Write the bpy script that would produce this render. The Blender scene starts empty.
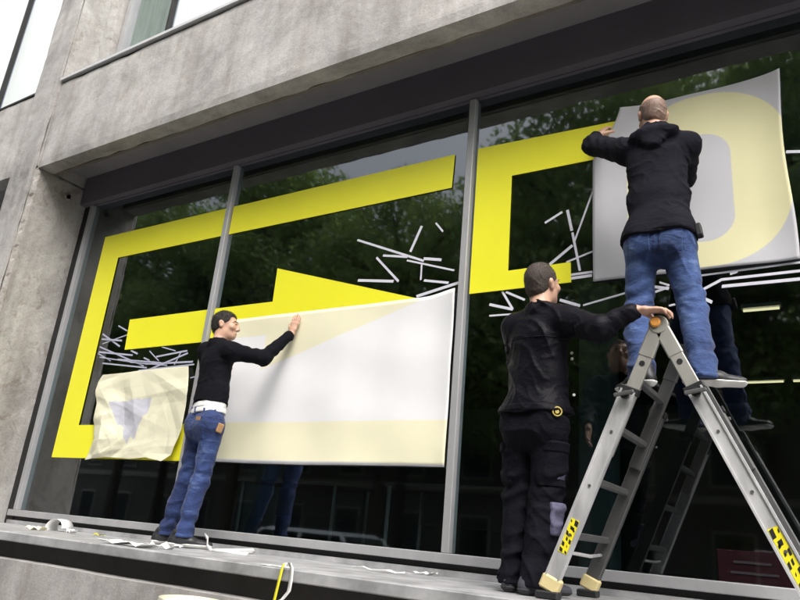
import bpy, bmesh, math, random
import numpy as np
from mathutils import Vector, Matrix
random.seed(7); RNG = np.random.default_rng(7)
scene = bpy.context.scene
COL = scene.collection
# ------------------------------------------------------------------ camera
# world: glass plane of the shop window is y = 0, street on the -y side, top of the window ledge is z = 0
cam_d = bpy.data.cameras.new('camera'); cam = bpy.data.objects.new('camera', cam_d); COL.objects.link(cam)
cam_d.sensor_width = 36.0; cam_d.lens = 36.0 * 697.3 / 800.0; cam_d.clip_start = 0.05; cam_d.clip_end = 800
yaw, pit, rol = -0.5869, 0.32805, 0.09228
fw = Vector((math.sin(yaw)*math.cos(pit), math.cos(yaw)*math.cos(pit), math.sin(pit)))
r0 = Vector((math.cos(yaw), -math.sin(yaw), 0)); u0 = r0.cross(fw)
rt = math.cos(rol)*r0 + math.sin(rol)*u0; up = -math.sin(rol)*r0 + math.cos(rol)*u0
mw = Matrix((rt, up, -fw)).transposed().to_4x4(); mw.translation = Vector((0, -4.1, 0.195))
cam.matrix_world = mw
scene.camera = cam
# ------------------------------------------------------------------ sky, sun, exposure (overcast day)
SUN_DIR = Vector((0.85, -1.0, 1.7)).normalized()       # towards the sun
world = bpy.data.worlds.new('World'); scene.world = world; world.use_nodes = True
nt = world.node_tree; nt.nodes.clear()
sky = nt.nodes.new('ShaderNodeTexSky'); sky.sky_type = 'NISHITA'; sky.sun_disc = False
sky.sun_elevation = math.asin(SUN_DIR.z); sky.sun_rotation = math.atan2(SUN_DIR.x, SUN_DIR.y)
sky.air_density = 1.0; sky.dust_density = 6.0; sky.ozone_density = 0.6
hsv = nt.nodes.new('ShaderNodeHueSaturation'); hsv.inputs['Saturation'].default_value = 0.3
bg = nt.nodes.new('ShaderNodeBackground'); bg.inputs['Strength'].default_value = 0.15
wo = nt.nodes.new('ShaderNodeOutputWorld')
nt.links.new(sky.outputs[0], hsv.inputs['Color']); nt.links.new(hsv.outputs[0], bg.inputs[0]); nt.links.new(bg.outputs[0], wo.inputs[0])
sun_d = bpy.data.lights.new('sun', 'SUN'); sun_d.energy = 1.1; sun_d.angle = math.radians(35); sun_d.color = (1.0, 0.96, 0.9)
sun = bpy.data.objects.new('sun', sun_d); COL.objects.link(sun); sun.location = (6, -20, 30)
sun.rotation_euler = SUN_DIR.to_track_quat('Z', 'Y').to_euler()
vs = scene.view_settings; vs.view_transform = 'Standard'; vs.look = 'None'; vs.gamma = 1.0; vs.use_curve_mapping = False
vs.exposure = 1.1
scene.cycles.max_bounces = 8; scene.cycles.transparent_max_bounces = 12; scene.cycles.use_denoising = True
scene.cycles.sample_clamp_indirect = 6.0

# ------------------------------------------------------------------ materials
def newmat(name):
    m = bpy.data.materials.new(name); m.use_nodes = True
    n = m.node_tree; n.nodes.clear()
    o = n.nodes.new('ShaderNodeOutputMaterial'); b = n.nodes.new('ShaderNodeBsdfPrincipled')
    n.links.new(b.outputs[0], o.inputs[0])
    return m, n, b, o
def N(n, t, **kw):
    x = n.nodes.new('ShaderNode' + t)
    for k, v in kw.items():
        if k in x.inputs: x.inputs[k].default_value = v
        else: setattr(x, k, v)
    return x
def coords(n, scale=(1, 1, 1), which='Object', rot=(0, 0, 0)):
    tc = N(n, 'TexCoord'); mp = N(n, 'Mapping'); mp.inputs['Scale'].default_value = scale; mp.inputs['Rotation'].default_value = rot
    n.links.new(tc.outputs[which], mp.inputs[0]); return mp.outputs[0]
def ramp(n, fac, stops):
    r = N(n, 'ValToRGB'); e = r.color_ramp.elements
    while len(e) < len(stops): e.new(0.5)
    for k, (p, c) in enumerate(stops): e[k].position = p; e[k].color = (*c, 1) if len(c) == 3 else c
    n.links.new(fac, r.inputs[0]); return r.outputs[0]
def mixc(n, fac, a, b, mode='MIX'):
    x = N(n, 'Mix', data_type='RGBA', blend_type=mode)
    for s, v in ((0, fac), (6, a), (7, b)):
        if isinstance(v, (int, float)): x.inputs[s].default_value = v
        elif isinstance(v, tuple): x.inputs[s].default_value = (*v, 1)
        else: n.links.new(v, x.inputs[s])
    return x.outputs[2]
def math_(n, op, a, b=None, c=None, clamp=False):
    x = N(n, 'Math', operation=op); x.use_clamp = clamp
    for s, v in enumerate((a, b, c)):
        if v is None: continue
        if isinstance(v, (int, float)): x.inputs[s].default_value = v
        else: n.links.new(v, x.inputs[s])
    return x.outputs[0]
def noise(n, vec, scale, detail=4, rough=0.55, dist=0.0):
    x = N(n, 'TexNoise', Scale=scale, Detail=detail, Roughness=rough, Distortion=dist); n.links.new(vec, x.inputs['Vector']); return x.outputs['Fac']
def bump(n, b, h, strength=0.3, dist=0.01):
    x = N(n, 'Bump', Strength=strength, Distance=dist); n.links.new(h, x.inputs['Height']); n.links.new(x.outputs[0], b.inputs['Normal'])
def simple(name, col, rough=0.6, metal=0.0, var=0.15, scale=6.0, bstr=0.0, bscale=60.0, bdist=0.004, vscale=(1, 1, 1), spec=None):
    m, n, b, o = newmat(name); v = coords(n, vscale)
    f = noise(n, v, scale, 5)
    c2 = tuple(max(0, x*(1-var)) for x in col); c1 = tuple(min(1, x*(1+var)) for x in col)
    n.links.new(ramp(n, f, [(0.3, c2), (0.7, c1)]), b.inputs['Base Color'])
    b.inputs['Roughness'].default_value = rough; b.inputs['Metallic'].default_value = metal
    rr = math_(n, 'MULTIPLY_ADD', noise(n, v, scale*3.1, 3), 0.25, rough-0.125, clamp=True); n.links.new(rr, b.inputs['Roughness'])
    if spec is not None: b.inputs['Specular IOR Level'].default_value = spec
    if bstr: bump(n, b, noise(n, v, bscale, 4), bstr, bdist)
    return m
def concrete(name, c_dark, c_light, streak=0.35, pit=0.4, rough_amp=0.5):
    m, n, b, o = newmat(name); v = coords(n)
    f1 = noise(n, v, 1.1, 8, 0.66, 0.8)
    base = ramp(n, f1, [(0.28, c_dark), (0.72, c_light)])
    vs_ = coords(n, (3.2, 3.2, 0.28))                                  # rain streaks running down
    st = ramp(n, noise(n, vs_, 1.6, 6, 0.65, 0.3), [(0.42, (1, 1, 1)), (0.7, (0.56, 0.51, 0.47))])
    base = mixc(n, streak, base, st, 'MULTIPLY')
    st2 = ramp(n, noise(n, coords(n, (9, 9, 0.9)), 1.3, 4, 0.6), [(0.5, (1, 1, 1)), (0.8, (0.72, 0.68, 0.64))])
    base = mixc(n, streak*0.8, base, st2, 'MULTIPLY')
    fine = ramp(n, noise(n, v, 55, 5, 0.7), [(0.3, (0.82, 0.82, 0.82)), (0.65, (1.06, 1.05, 1.04))])
    base = mixc(n, 0.8, base, fine, 'MULTIPLY')
    pt = ramp(n, noise(n, v, 4.2, 6, 0.7, 1.2), [(0.36, (0.62, 0.56, 0.5)), (0.46, (1, 1, 1))]); base = mixc(n, pit*0.9, base, pt, 'MULTIPLY')      # darker worn patches
    vo = N(n, 'TexVoronoi', Scale=26.0); n.links.new(v, vo.inputs['Vector'])
    pits = ramp(n, vo.outputs['Distance'], [(0.05, (0.45, 0.44, 0.43)), (0.16, (1, 1, 1))])
    base = mixc(n, pit, base, pits, 'MULTIPLY')
    n.links.new(base, b.inputs['Base Color']); b.inputs['Roughness'].default_value = 0.88; b.inputs['Specular IOR Level'].default_value = 0.25
    h = math_(n, 'ADD', math_(n, 'MULTIPLY', noise(n, v, 9, 8, 0.7), 1.0), math_(n, 'MULTIPLY', noise(n, v, 90, 4, 0.7), 0.35))
    h = math_(n, 'ADD', h, math_(n, 'MULTIPLY', math_(n, 'MINIMUM', vo.outputs['Distance'], 0.2), 1.2*pit))
    bump(n, b, h, rough_amp, 0.02)
    return m
MAT = {}
MAT['concrete'] = concrete('weathered concrete', (0.22, 0.212, 0.21), (0.60, 0.585, 0.578), 0.5, 0.3, 0.35)
MAT['concrete_rough'] = concrete('bush hammered concrete', (0.25, 0.238, 0.228), (0.58, 0.565, 0.545), 0.5, 0.75, 0.55)
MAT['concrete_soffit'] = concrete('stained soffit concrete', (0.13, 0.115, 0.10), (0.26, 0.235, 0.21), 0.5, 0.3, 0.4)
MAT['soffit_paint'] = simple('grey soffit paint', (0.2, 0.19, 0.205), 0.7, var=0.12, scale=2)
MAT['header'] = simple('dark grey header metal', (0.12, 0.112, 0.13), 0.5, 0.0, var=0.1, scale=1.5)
MAT['frame'] = simple('grey anodised frame', (0.37, 0.37, 0.382), 0.4, 0.15, var=0.1, scale=5, vscale=(1, 1, 0.4))
MAT['black'] = simple('black frame and recess shade', (0.012, 0.012, 0.013), 0.7, var=0.1)  # window frames, and shade painted black under sill and bottom rail
MAT['ledge'] = simple('grey metal window ledge', (0.34, 0.34, 0.35), 0.5, 0.0, var=0.38, scale=5.5, bstr=0.1, bscale=14)
MAT['flashing'] = simple('pale metal flashing', (0.62, 0.62, 0.63), 0.4, 0.3, var=0.08)
MAT['white_panel'] = simple('white sky reflection', (0.93, 0.93, 0.92), 0.35, var=0.02, scale=2)  # bright sky reflection put into a white surface
MAT['green_panel'] = simple('grey green streaked panel', (0.17, 0.22, 0.2), 0.7, var=0.25, scale=3, vscale=(6, 6, 0.4))  # grey green with vertical streaks
MAT['asphalt'] = simple('asphalt', (0.05, 0.05, 0.052), 0.9, var=0.25, scale=4, bstr=0.4, bscale=120)
MAT['paving'] = simple('paving slabs', (0.26, 0.25, 0.24), 0.85, var=0.2, scale=2.0, bstr=0.2, bscale=80)
MAT['marking'] = simple('white road paint', (0.75, 0.75, 0.73), 0.7, var=0.1)
MAT['kerb'] = simple('granite kerb', (0.33, 0.32, 0.31), 0.8, var=0.2, scale=30)
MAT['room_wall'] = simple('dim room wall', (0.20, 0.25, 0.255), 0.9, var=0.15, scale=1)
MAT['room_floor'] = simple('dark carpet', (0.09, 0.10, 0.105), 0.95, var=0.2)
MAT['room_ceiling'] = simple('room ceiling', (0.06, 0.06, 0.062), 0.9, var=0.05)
MAT['desk'] = simple('dark desk', (0.07, 0.065, 0.06), 0.5)
MAT['red_box'] = simple('dark red cabinet paint', (0.12, 0.012, 0.022), 0.6, var=0.12)
MAT['label_white'] = simple('pale red lettering', (0.30, 0.16, 0.18), 0.6, var=0.03)
MAT['yellow'] = simple('yellow vinyl', (0.82, 0.785, 0.03), 0.36, var=0.035, scale=1.6, bstr=0.12, bscale=4, bdist=0.012)
MAT['strip'] = simple('white vinyl strip', (0.62, 0.62, 0.70), 0.5, var=0.04, scale=8)
MAT['strip_dim'] = simple('lilac white vinyl strip', (0.42, 0.43, 0.54), 0.5, var=0.06, scale=8)
MAT['gap'] = simple('brown grey recess shade', (0.05, 0.046, 0.045), 0.8, var=0.2)  # shade of recesses painted as a dark colour
MAT['tape'] = simple('white paper tape', (0.83, 0.82, 0.8), 0.7, var=0.05)
MAT['tape_yellow'] = simple('yellow offcut', (0.78, 0.72, 0.03), 0.5, var=0.03)
MAT['cream'] = simple('cream backing paper', (0.82, 0.78, 0.56), 0.65, var=0.05, scale=5)
MAT['cream_white'] = simple('pale cream paper roll', (0.85, 0.82, 0.68), 0.65, var=0.04, scale=5)
MAT['silver_liner'] = simple('grey lilac liner film', (0.52, 0.52, 0.60), 0.65, var=0.12, scale=9)
def glass_mat(name, tint, ior, rough=0.0):
    m, n, b, o = newmat(name); n.nodes.remove(b)
    t = N(n, 'BsdfTransparent'); t.inputs[0].default_value = (*tint, 1)
    g = N(n, 'BsdfGlossy'); g.inputs['Roughness'].default_value = rough; g.inputs[0].default_value = (0.93, 0.97, 1.0, 1)
    f = N(n, 'Fresnel'); f.inputs[0].default_value = ior
    # slight waviness of float glass
    bp = N(n, 'Bump', Strength=0.035, Distance=0.02); n.links.new(noise(n, coords(n), 0.9, 2), bp.inputs['Height'])
    n.links.new(bp.outputs[0], g.inputs['Normal'])
    mx = N(n, 'MixShader'); geo = N(n, 'NewGeometry'); ff = math_(n, 'MULTIPLY', f.outputs[0], math_(n, 'SUBTRACT', 1.0, geo.outputs['Backfacing']))      # the rear face of the pane adds no mirror of its own
    n.links.new(ff, mx.inputs[0]); n.links.new(t.outputs[0], mx.inputs[1]); n.links.new(g.outputs[0], mx.inputs[2])
    n.links.new(mx.outputs[0], o.inputs[0]); return m
MAT['glass'] = glass_mat('tinted coated glazing', (0.68, 0.76, 0.77), 2.35, 0.03)
MAT['glass_clear'] = glass_mat('clear window glazing', (0.97, 0.98, 0.975), 1.6)
def emit(name, col, s):
    m, n, b, o = newmat(name); n.nodes.remove(b); e = N(n, 'Emission'); e.inputs[0].default_value = (*col, 1); e.inputs[1].default_value = s
    n.links.new(e.outputs[0], o.inputs[0]); return m
MAT['lamp_tube'] = emit('lit lamp tube', (1.0, 0.80, 0.45), 0.9)
MAT['alu'] = simple('worn aluminium', (0.70, 0.70, 0.71), 0.36, 0.5, var=0.22, scale=14, vscale=(1, 1, 0.25), bstr=0.04, bscale=50)
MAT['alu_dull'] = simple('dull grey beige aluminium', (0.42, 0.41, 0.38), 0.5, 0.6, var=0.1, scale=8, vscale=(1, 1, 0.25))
MAT['alu_dark'] = simple('dark and shaded aluminium', (0.11, 0.11, 0.11), 0.5, 0.4, var=0.15, scale=8)  # small fittings, and rear stiles with their shade painted in
MAT['plastic_black'] = simple('black plastic', (0.015, 0.015, 0.017), 0.5, var=0.1)
MAT['foot_cap'] = simple('pale yellow rubber foot', (0.72, 0.6, 0.3), 0.65, var=0.1)
MAT['orange'] = simple('orange hinge cap', (0.75, 0.33, 0.07), 0.45, var=0.08)
MAT['sticker'] = simple('yellow warning sticker', (0.85, 0.74, 0.02), 0.45, var=0.03)
MAT['bark'] = simple('bark', (0.07, 0.055, 0.045), 0.95, var=0.35, scale=10, bstr=0.6, bscale=25, vscale=(1, 1, 0.3))
def leafmat(name, c1, c2):
    m, n, b, o = newmat(name); g = N(n, 'NewGeometry')
    oi = N(n, 'ObjectInfo'); f = math_(n, 'MULTIPLY_ADD', g.outputs['Random Per Island'], 0.75, math_(n, 'MULTIPLY', oi.outputs['Random'], 0.25))
    n.links.new(ramp(n, f, [(0.0, c1), (1.0, c2)]), b.inputs['Base Color']); b.inputs['Roughness'].default_value = 0.55
    tr = N(n, 'BsdfTranslucent'); tr.inputs[0].default_value = (0.28, 0.4, 0.1, 1)
    mx = N(n, 'MixShader'); mx.inputs[0].default_value = 0.4; n.links.new(b.outputs[0], mx.inputs[1]); n.links.new(tr.outputs[0], mx.inputs[2]); n.links.new(mx.outputs[0], o.inputs[0])
    return m
MAT['leaf'] = leafmat('broad leaf', (0.07, 0.125, 0.035), (0.24, 0.33, 0.13))
MAT['skin'] = simple('skin', (0.52, 0.31, 0.22), 0.5, var=0.1, scale=22, bstr=0.08, bscale=180, bdist=0.002)
MAT['skin_scalp'] = simple('skin with shaved scalp', (0.46, 0.29, 0.22), 0.45, var=0.1, scale=22)
MAT['hair'] = simple('short dark brown hair', (0.022, 0.016, 0.013), 0.6, var=0.5, scale=120, bstr=0.9, bscale=260, bdist=0.006)
MAT['hair_cropped'] = simple('cropped greying brown hair', (0.055, 0.04, 0.033), 0.7, var=0.5, scale=120, bstr=0.8, bscale=260, bdist=0.004)
MAT['stubble'] = simple('shaved stubble', (0.22, 0.145, 0.115), 0.6, var=0.25, scale=90)
MAT['lips'] = simple('lips', (0.40, 0.19, 0.15), 0.5, var=0.05)
MAT['eye'] = simple('eye', (0.03, 0.02, 0.018), 0.2, var=0.0)
def cloth(name, col, rough, var, weave, sc=9.0, sheen=0.0, bstr=0.3, spec=0.1):
    m, n, b, o = newmat(name); v = coords(n)
    f = noise(n, v, sc, 6, 0.6, 0.6)
    c1 = tuple(x*(1-var) for x in col); c2 = tuple(min(1, x*(1+var)) for x in col)
    n.links.new(ramp(n, f, [(0.3, c1), (0.72, c2)]), b.inputs['Base Color'])
    b.inputs['Roughness'].default_value = rough; b.inputs['Sheen Weight'].default_value = sheen; b.inputs['Specular IOR Level'].default_value = spec
    wr = noise(n, coords(n, (1, 1, 1.6)), 16, 4, 0.55, 1.2); fi = noise(n, v, weave, 2)
    bump(n, b, math_(n, 'ADD', wr, math_(n, 'MULTIPLY', fi, 0.12)), bstr, 0.012)
    return m
MAT['sweater'] = cloth('black cotton sweater', (0.006, 0.006, 0.009), 0.9, 0.25, 400)
MAT['hoodie'] = cloth('charcoal hooded jersey', (0.010, 0.010, 0.015), 0.92, 0.25, 400, bstr=0.35)
MAT['jacket'] = cloth('black work jacket', (0.006, 0.0055, 0.009), 0.5, 0.25, 500, bstr=0.4)
MAT['work_trousers'] = cloth('black work trousers', (0.006, 0.006, 0.010), 0.8, 0.25, 500, bstr=0.4)
MAT['lilac_patch'] = cloth('grey lilac reflective knee patch', (0.12, 0.115, 0.18), 0.6, 0.45, 300, sc=22)
def denim(name, dark, mid, light):
    m, n, b, o = newmat(name); v = coords(n)
    f = noise(n, coords(n, (1, 1, 0.6)), 3.4, 3, 0.5, 0.3); f2 = noise(n, coords(n, (1, 1, 0.35)), 150, 3, 0.7); f3 = noise(n, coords(n, (0.6, 0.6, 2.2)), 11, 3, 0.5, 1.0)
    f = math_(n, 'ADD', math_(n, 'MULTIPLY', f, 0.7), math_(n, 'MULTIPLY', f3, 0.3))
    c = ramp(n, f, [(0.36, dark), (0.53, mid), (0.72, light)])
    c = mixc(n, 0.8, c, ramp(n, f2, [(0.3, (0.72, 0.72, 0.78)), (0.7, (1.2, 1.2, 1.12))]), 'MULTIPLY')
    n.links.new(c, b.inputs['Base Color']); b.inputs['Roughness'].default_value = 0.85; b.inputs['Sheen Weight'].default_value = 0.1
    tw = N(n, 'TexWave', Scale=160.0, Distortion=1.0); n.links.new(coords(n, rot=(0.6, 0.5, 0.8)), tw.inputs['Vector'])
    wr = noise(n, coords(n, (1, 1, 2.0)), 15, 4, 0.5, 1.4)
    bump(n, b, math_(n, 'ADD', wr, math_(n, 'MULTIPLY', tw.outputs['Fac'], 0.04)), 0.45, 0.014)
    return m
MAT['denim_dark'] = denim('dark blue denim', (0.004, 0.010, 0.05), (0.02, 0.045, 0.16), (0.16, 0.23, 0.44))
MAT['denim_mid'] = denim('mid blue denim', (0.008, 0.02, 0.075), (0.034, 0.072, 0.21), (0.19, 0.28, 0.50))
MAT['white_cloth'] = simple('white cotton', (0.78, 0.78, 0.78), 0.8, var=0.05)
MAT['white_leather'] = simple('white leather', (0.75, 0.74, 0.72), 0.5, var=0.08, scale=20)
MAT['shoe_black'] = simple('black shoe leather', (0.015, 0.015, 0.018), 0.5, var=0.2, scale=20)
MAT['shoe_grey'] = simple('dark grey boot', (0.045, 0.045, 0.06), 0.6, var=0.2, scale=20)
MAT['sole_white'] = simple('white rubber sole', (0.7, 0.69, 0.66), 0.6, var=0.1)
MAT['sole_dark'] = simple('dark rubber sole', (0.03, 0.03, 0.032), 0.8, var=0.1)
MAT['leather_tan'] = simple('tan leather patch', (0.35, 0.2, 0.09), 0.6, var=0.2)
MAT['brass'] = simple('yellow badge print', (0.48, 0.38, 0.09), 0.5, var=0.1)
MAT['stud'] = simple('pale metal stud', (0.8, 0.8, 0.82), 0.3, 0.5, var=0.02)
MAT['car_paint'] = simple('pale silver blue car paint', (0.62, 0.68, 0.75), 0.25, 0.2, var=0.03)
MAT['car_paint_dark'] = simple('dark car paint', (0.03, 0.03, 0.035), 0.2, 0.3, var=0.03)
MAT['tyre'] = simple('tyre rubber', (0.02, 0.02, 0.02), 0.85)
MAT['car_glass'] = simple('dark car glass', (0.02, 0.022, 0.025), 0.08, var=0.0)
MAT['headlight'] = simple('headlight lens', (0.7, 0.72, 0.75), 0.15, var=0.0)
MAT['facade_far'] = simple('grey brown render', (0.16, 0.15, 0.14), 0.9, var=0.15, scale=0.6)
MAT['facade_trim'] = simple('pale stone trim', (0.42, 0.41, 0.39), 0.85, var=0.1)
MAT['pane_far'] = simple('dark far pane', (0.03, 0.035, 0.04), 0.1, var=0.0)

# ------------------------------------------------------------------ mesh helpers
ORI = {}
def tag(o, label=None, cat=None, group=None, kind=None):
    if label: o['label'] = label
    if cat: o['category'] = cat
    if group: o['group'] = group
    if kind: o['kind'] = kind
    return o
def thing(name, label, cat, loc, group=None):
    o = bpy.data.objects.new(name, None); COL.objects.link(o); o.location = loc; o.empty_display_size = 0.1
    ORI[o] = Vector(loc); return tag(o, label, cat, group)
class MB:
    """collects world-space shapes; build() links them as ONE mesh object"""
    def __init__(s): s.v = []; s.f = []
    def add(s, v, f):
        k = len(s.v); s.v += [tuple(x) for x in v]; s.f += [tuple(i+k for i in q) for q in f]; return s
    def box(s, x0, x1, y0, y1, z0, z1):
        return s.add([(x, y, z) for x in (x0, x1) for y in (y0, y1) for z in (z0, z1)],
                     [(0, 1, 3, 2), (4, 6, 7, 5), (0, 4, 5, 1), (2, 3, 7, 6), (0, 2, 6, 4), (1, 5, 7, 3)])
    def beam(s, a, b, w, d, ref=(0, 1, 0)):
        """square bar from a to b, w across, d along ref"""
        a = Vector(a); b = Vector(b); t = (b-a).normalized(); r = Vector(ref); r = (r - t*r.dot(t)).normalized(); q = t.cross(r)
        vs = [p + q*(w/2*i) + r*(d/2*j) for p in (a, b) for i, j in ((-1, -1), (1, -1), (1, 1), (-1, 1))]
        return s.add(vs, [(3, 2, 1, 0), (4, 5, 6, 7)] + [(i, (i+1) % 4, (i+1) % 4+4, i+4) for i in range(4)])
    def tube(s, pts, rad, n=10, cap=True):
        pts = [Vector(p) for p in pts]; R = rad if isinstance(rad, (list, tuple)) else [rad]*len(pts)
        k0 = len(s.v); vs = []; ref = None
        for i, p in enumerate(pts):
            t = (pts[min(i+1, len(pts)-1)] - pts[max(i-1, 0)]).normalized()
            if ref is None: ref = t.orthogonal().normalized()
            ref = (ref - t*ref.dot(t)).normalized(); q = t.cross(ref)
            vs += [p + (ref*math.cos(2*math.pi*j/n) + q*math.sin(2*math.pi*j/n))*R[i] for j in range(n)]
        fs = [(i*n+j, i*n+(j+1) % n, (i+1)*n+(j+1) % n, (i+1)*n+j) for i in range(len(pts)-1) for j in range(n)]
        if cap: fs += [tuple(range(n-1, -1, -1)), tuple((len(pts)-1)*n+j for j in range(n))]
        return s.add(vs, fs)
    def poly(s, pts, y0, y1):
        """polygon in the x-z plane extruded along y"""
        n = len(pts)
        return s.add([(x, y0, z) for x, z in pts] + [(x, y1, z) for x, z in pts],
                     [tuple(range(n)), tuple(range(2*n-1, n-1, -1))] + [(i, i+n, (i+1) % n+n, (i+1) % n) for i in range(n)])
    def build(s, name, m, parent=None, loc=None, smooth=False, bevel=0.0, seg=1):
        return mesh_obj(name, s.v, s.f, m, parent, loc, smooth, bevel, seg)
def mesh_obj(name, v, f, m, parent=None, loc=None, smooth=False, bevel=0.0, seg=1):
    me = bpy.data.meshes.new(name)
    org = ORI[parent] if parent else Vector(loc or (0, 0, 0))
    va = np.asarray(v, dtype=float) - np.array(org)
    me.from_pydata(va.tolist(), [], f if isinstance(f, list) else f.tolist())
    bm = bmesh.new(); bm.from_mesh(me)
    if bevel:
        bmesh.ops.bevel(bm, geom=[e for e in bm.edges if len(e.link_faces) == 2 and e.calc_face_angle(0) > 0.5], offset=bevel, segments=seg, affect='EDGES', profile=0.6, clamp_overlap=True)
    bmesh.ops.recalc_face_normals(bm, faces=bm.faces); bm.to_mesh(me); bm.free()
    if smooth: me.polygons.foreach_set('use_smooth', [True]*len(me.polygons))
    mm = MAT[m] if isinstance(m, str) else m
    me.materials.append(mm)
    o = bpy.data.objects.new(name, me); COL.objects.link(o)
    if parent: o.parent = parent; ORI[o] = ORI[parent]
    else: o.location = org; ORI[o] = org
    return o
def struct(o): o['kind'] = 'structure'; return o
def copy_tree(o, parent=None):
    c = o.copy(); COL.objects.link(c); c.parent = parent
    for ch in list(o.children): copy_tree(ch, c)
    return c
# ------------------------------------------------------------------ ground, road, pavements
GZ = -1.42
def sheet(name, x0, x1, y0, y1, z, m, kind='structure'):
    o = mesh_obj(name, [(x0, y0, 0), (x1, y0, 0), (x1, y1, 0), (x0, y1, 0)], [(0, 1, 2, 3)], m)
    o.location.z = z; o['kind'] = kind; return o
sheet('ground', -400, 400, -400, 400, GZ-0.14, 'asphalt')
struct(MB().box(-60, 40, -4.9, 12, GZ-0.139, GZ).build('pavement', 'paving'))
struct(MB().box(-60, 40, -15, -10.6, GZ-0.139, GZ).build('pavement', 'paving'))
struct(MB().box(-60, 40, -5.05, -4.902, GZ-0.139, GZ+0.01).build('kerb', 'kerb', bevel=0.012))
struct(MB().box(-60, 40, -10.598, -10.45, GZ-0.139, GZ+0.01).build('kerb', 'kerb', bevel=0.012))
rd = sheet('road', -60, 40, -10.45, -5.05, GZ-0.135, 'asphalt')
for k in range(12): struct(sheet('road_marking', -42+k*5.0, -40+k*5.0, -7.85, -7.73, GZ-0.13, 'marking'))

# ------------------------------------------------------------------ the building
bld = thing('office_building', 'concrete office building with a grey framed shop window and wide ledge', 'building', (-3, 0, GZ))
def nz(x, y, z, s=1.0):
    return (np.sin(3.1*s*x+1.7*np.sin(2.3*s*z+1.1*y)) + np.sin(4.3*s*z+1.3*np.sin(3.7*s*y+x)) + np.sin(5.1*s*y+2.1*np.sin(1.9*s*x+0.7*z))
            + 0.6*np.sin(11.3*s*x+3*np.sin(7.9*s*z))*np.sin(9.1*s*z+2*np.sin(8.3*s*y)) + 0.5*np.sin(21*s*z+2*np.sin(17*s*y+x))*np.sin(19*s*y+13*s*x))/3.5
def rough_box(name, x0, x1, y0, y1, z0, z1, m, parent, step=0.07, amp=0.006, chip=0.02, skip=()):
    """box of subdivided faces whose surface wanders and whose arrises are worn"""
    bm = bmesh.new()
    def cuts(a, b): return max(1, int(round((b-a)/step)))
    nx, ny, nzz = cuts(x0, x1), cuts(y0, y1), cuts(z0, z1)
    grid = {}
    def vert(i, j, k):
        key = (i, j, k)
        if key not in grid: grid[key] = bm.verts.new((x0+(x1-x0)*i/nx, y0+(y1-y0)*j/ny, z0+(z1-z0)*k/nzz))
        return grid[key]
    def quad(*c): bm.faces.new([vert(*q) for q in c])
    for i in range(nx):
        for j in range(ny):
            quad((i, j, 0), (i, j+1, 0), (i+1, j+1, 0), (i+1, j, 0)); quad((i, j, nzz), (i+1, j, nzz), (i+1, j+1, nzz), (i, j+1, nzz))
        for k in range(nzz):
            quad((i, 0, k), (i+1, 0, k), (i+1, 0, k+1), (i, 0, k+1)); quad((i, ny, k), (i, ny, k+1), (i+1, ny, k+1), (i+1, ny, k))
    for j in range(ny):
        for k in range(nzz):
            quad((0, j, k), (0, j, k+1), (0, j+1, k+1), (0, j+1, k)); quad((nx, j, k), (nx, j+1, k), (nx, j+1, k+1), (nx, j, k+1))
    c = Vector(((x0+x1)/2, (y0+y1)/2, (z0+z1)/2))
    for (i, j, k), v in grid.items():
        e = [i in (0, nx), j in (0, ny), k in (0, nzz)]
        p = v.co.copy(); d = Vector(((p.x > c.x)*2-1 if e[0] else 0, (p.y > c.y)*2-1 if e[1] else 0, (p.z > c.z)*2-1 if e[2] else 0))
        a = nz(p.x, p.y, p.z, 1.6)*amp
        if sum(e) >= 2: a -= chip*(0.35 + 0.65*max(0, nz(p.x*2, p.y*2, p.z*2, 2.3)))
        v.co += d*float(a)
    vs = [tuple(v.co) for v in bm.verts]; bm.verts.index_update(); fs = [tuple(v.index for v in f.verts) for f in bm.faces]; bm.free()
    return mesh_obj(name, vs, fs, m, parent)
rough_box('column', -7.67, -7.16, -0.655, 0.10, GZ, 3.68, 'concrete_rough', bld, 0.04, 0.007, 0.034)
rough_box('column', -7.65, -7.18, -0.655, 0.06, 3.681, 9.4, 'concrete_rough', bld, 0.06, 0.010, 0.012)
rough_box('column_facing', -7.66, -7.19, -0.685, -0.657, GZ, 9.4, 'concrete', bld, 0.06, 0.005, 0.010)
rough_box('beam', -7.19, 6.5, -0.65, -0.475, 3.655, 4.745, 'concrete', bld, 0.085, 0.005, 0.016)
rough_box('beam', -16, -7.645, -0.64, -0.475, 3.67, 4.76, 'concrete', bld, 0.085, 0.005, 0.008)
y_, z_ = -0.25, 3.49
th = MB().tube([(-7.17, y_, z_), (-7.147, y_, z_), (-7.147, y_, z_), (-7.165, y_, z_)], [.045, .034, .024, .02], 14, cap=False).build('tie_hole', 'concrete_rough', bld, smooth=True)
MB().tube([(-7.158, y_, z_), (-7.152, y_, z_)], .0245, 12).build('hole_shade', 'gap', th)  # dark disc imitates the shade inside the hole
# beam lip, then painted soffit, then dark header over the glass
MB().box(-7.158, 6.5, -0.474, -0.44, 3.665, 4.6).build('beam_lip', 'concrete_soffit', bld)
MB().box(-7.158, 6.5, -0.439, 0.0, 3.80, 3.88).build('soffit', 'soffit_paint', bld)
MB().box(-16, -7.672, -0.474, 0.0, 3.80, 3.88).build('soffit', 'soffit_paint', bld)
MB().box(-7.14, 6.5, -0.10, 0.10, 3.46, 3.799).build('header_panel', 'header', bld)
MB().box(-16, -7.675, -0.10, 0.10, 3.46, 3.799).build('header_panel', 'header', bld)
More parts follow.
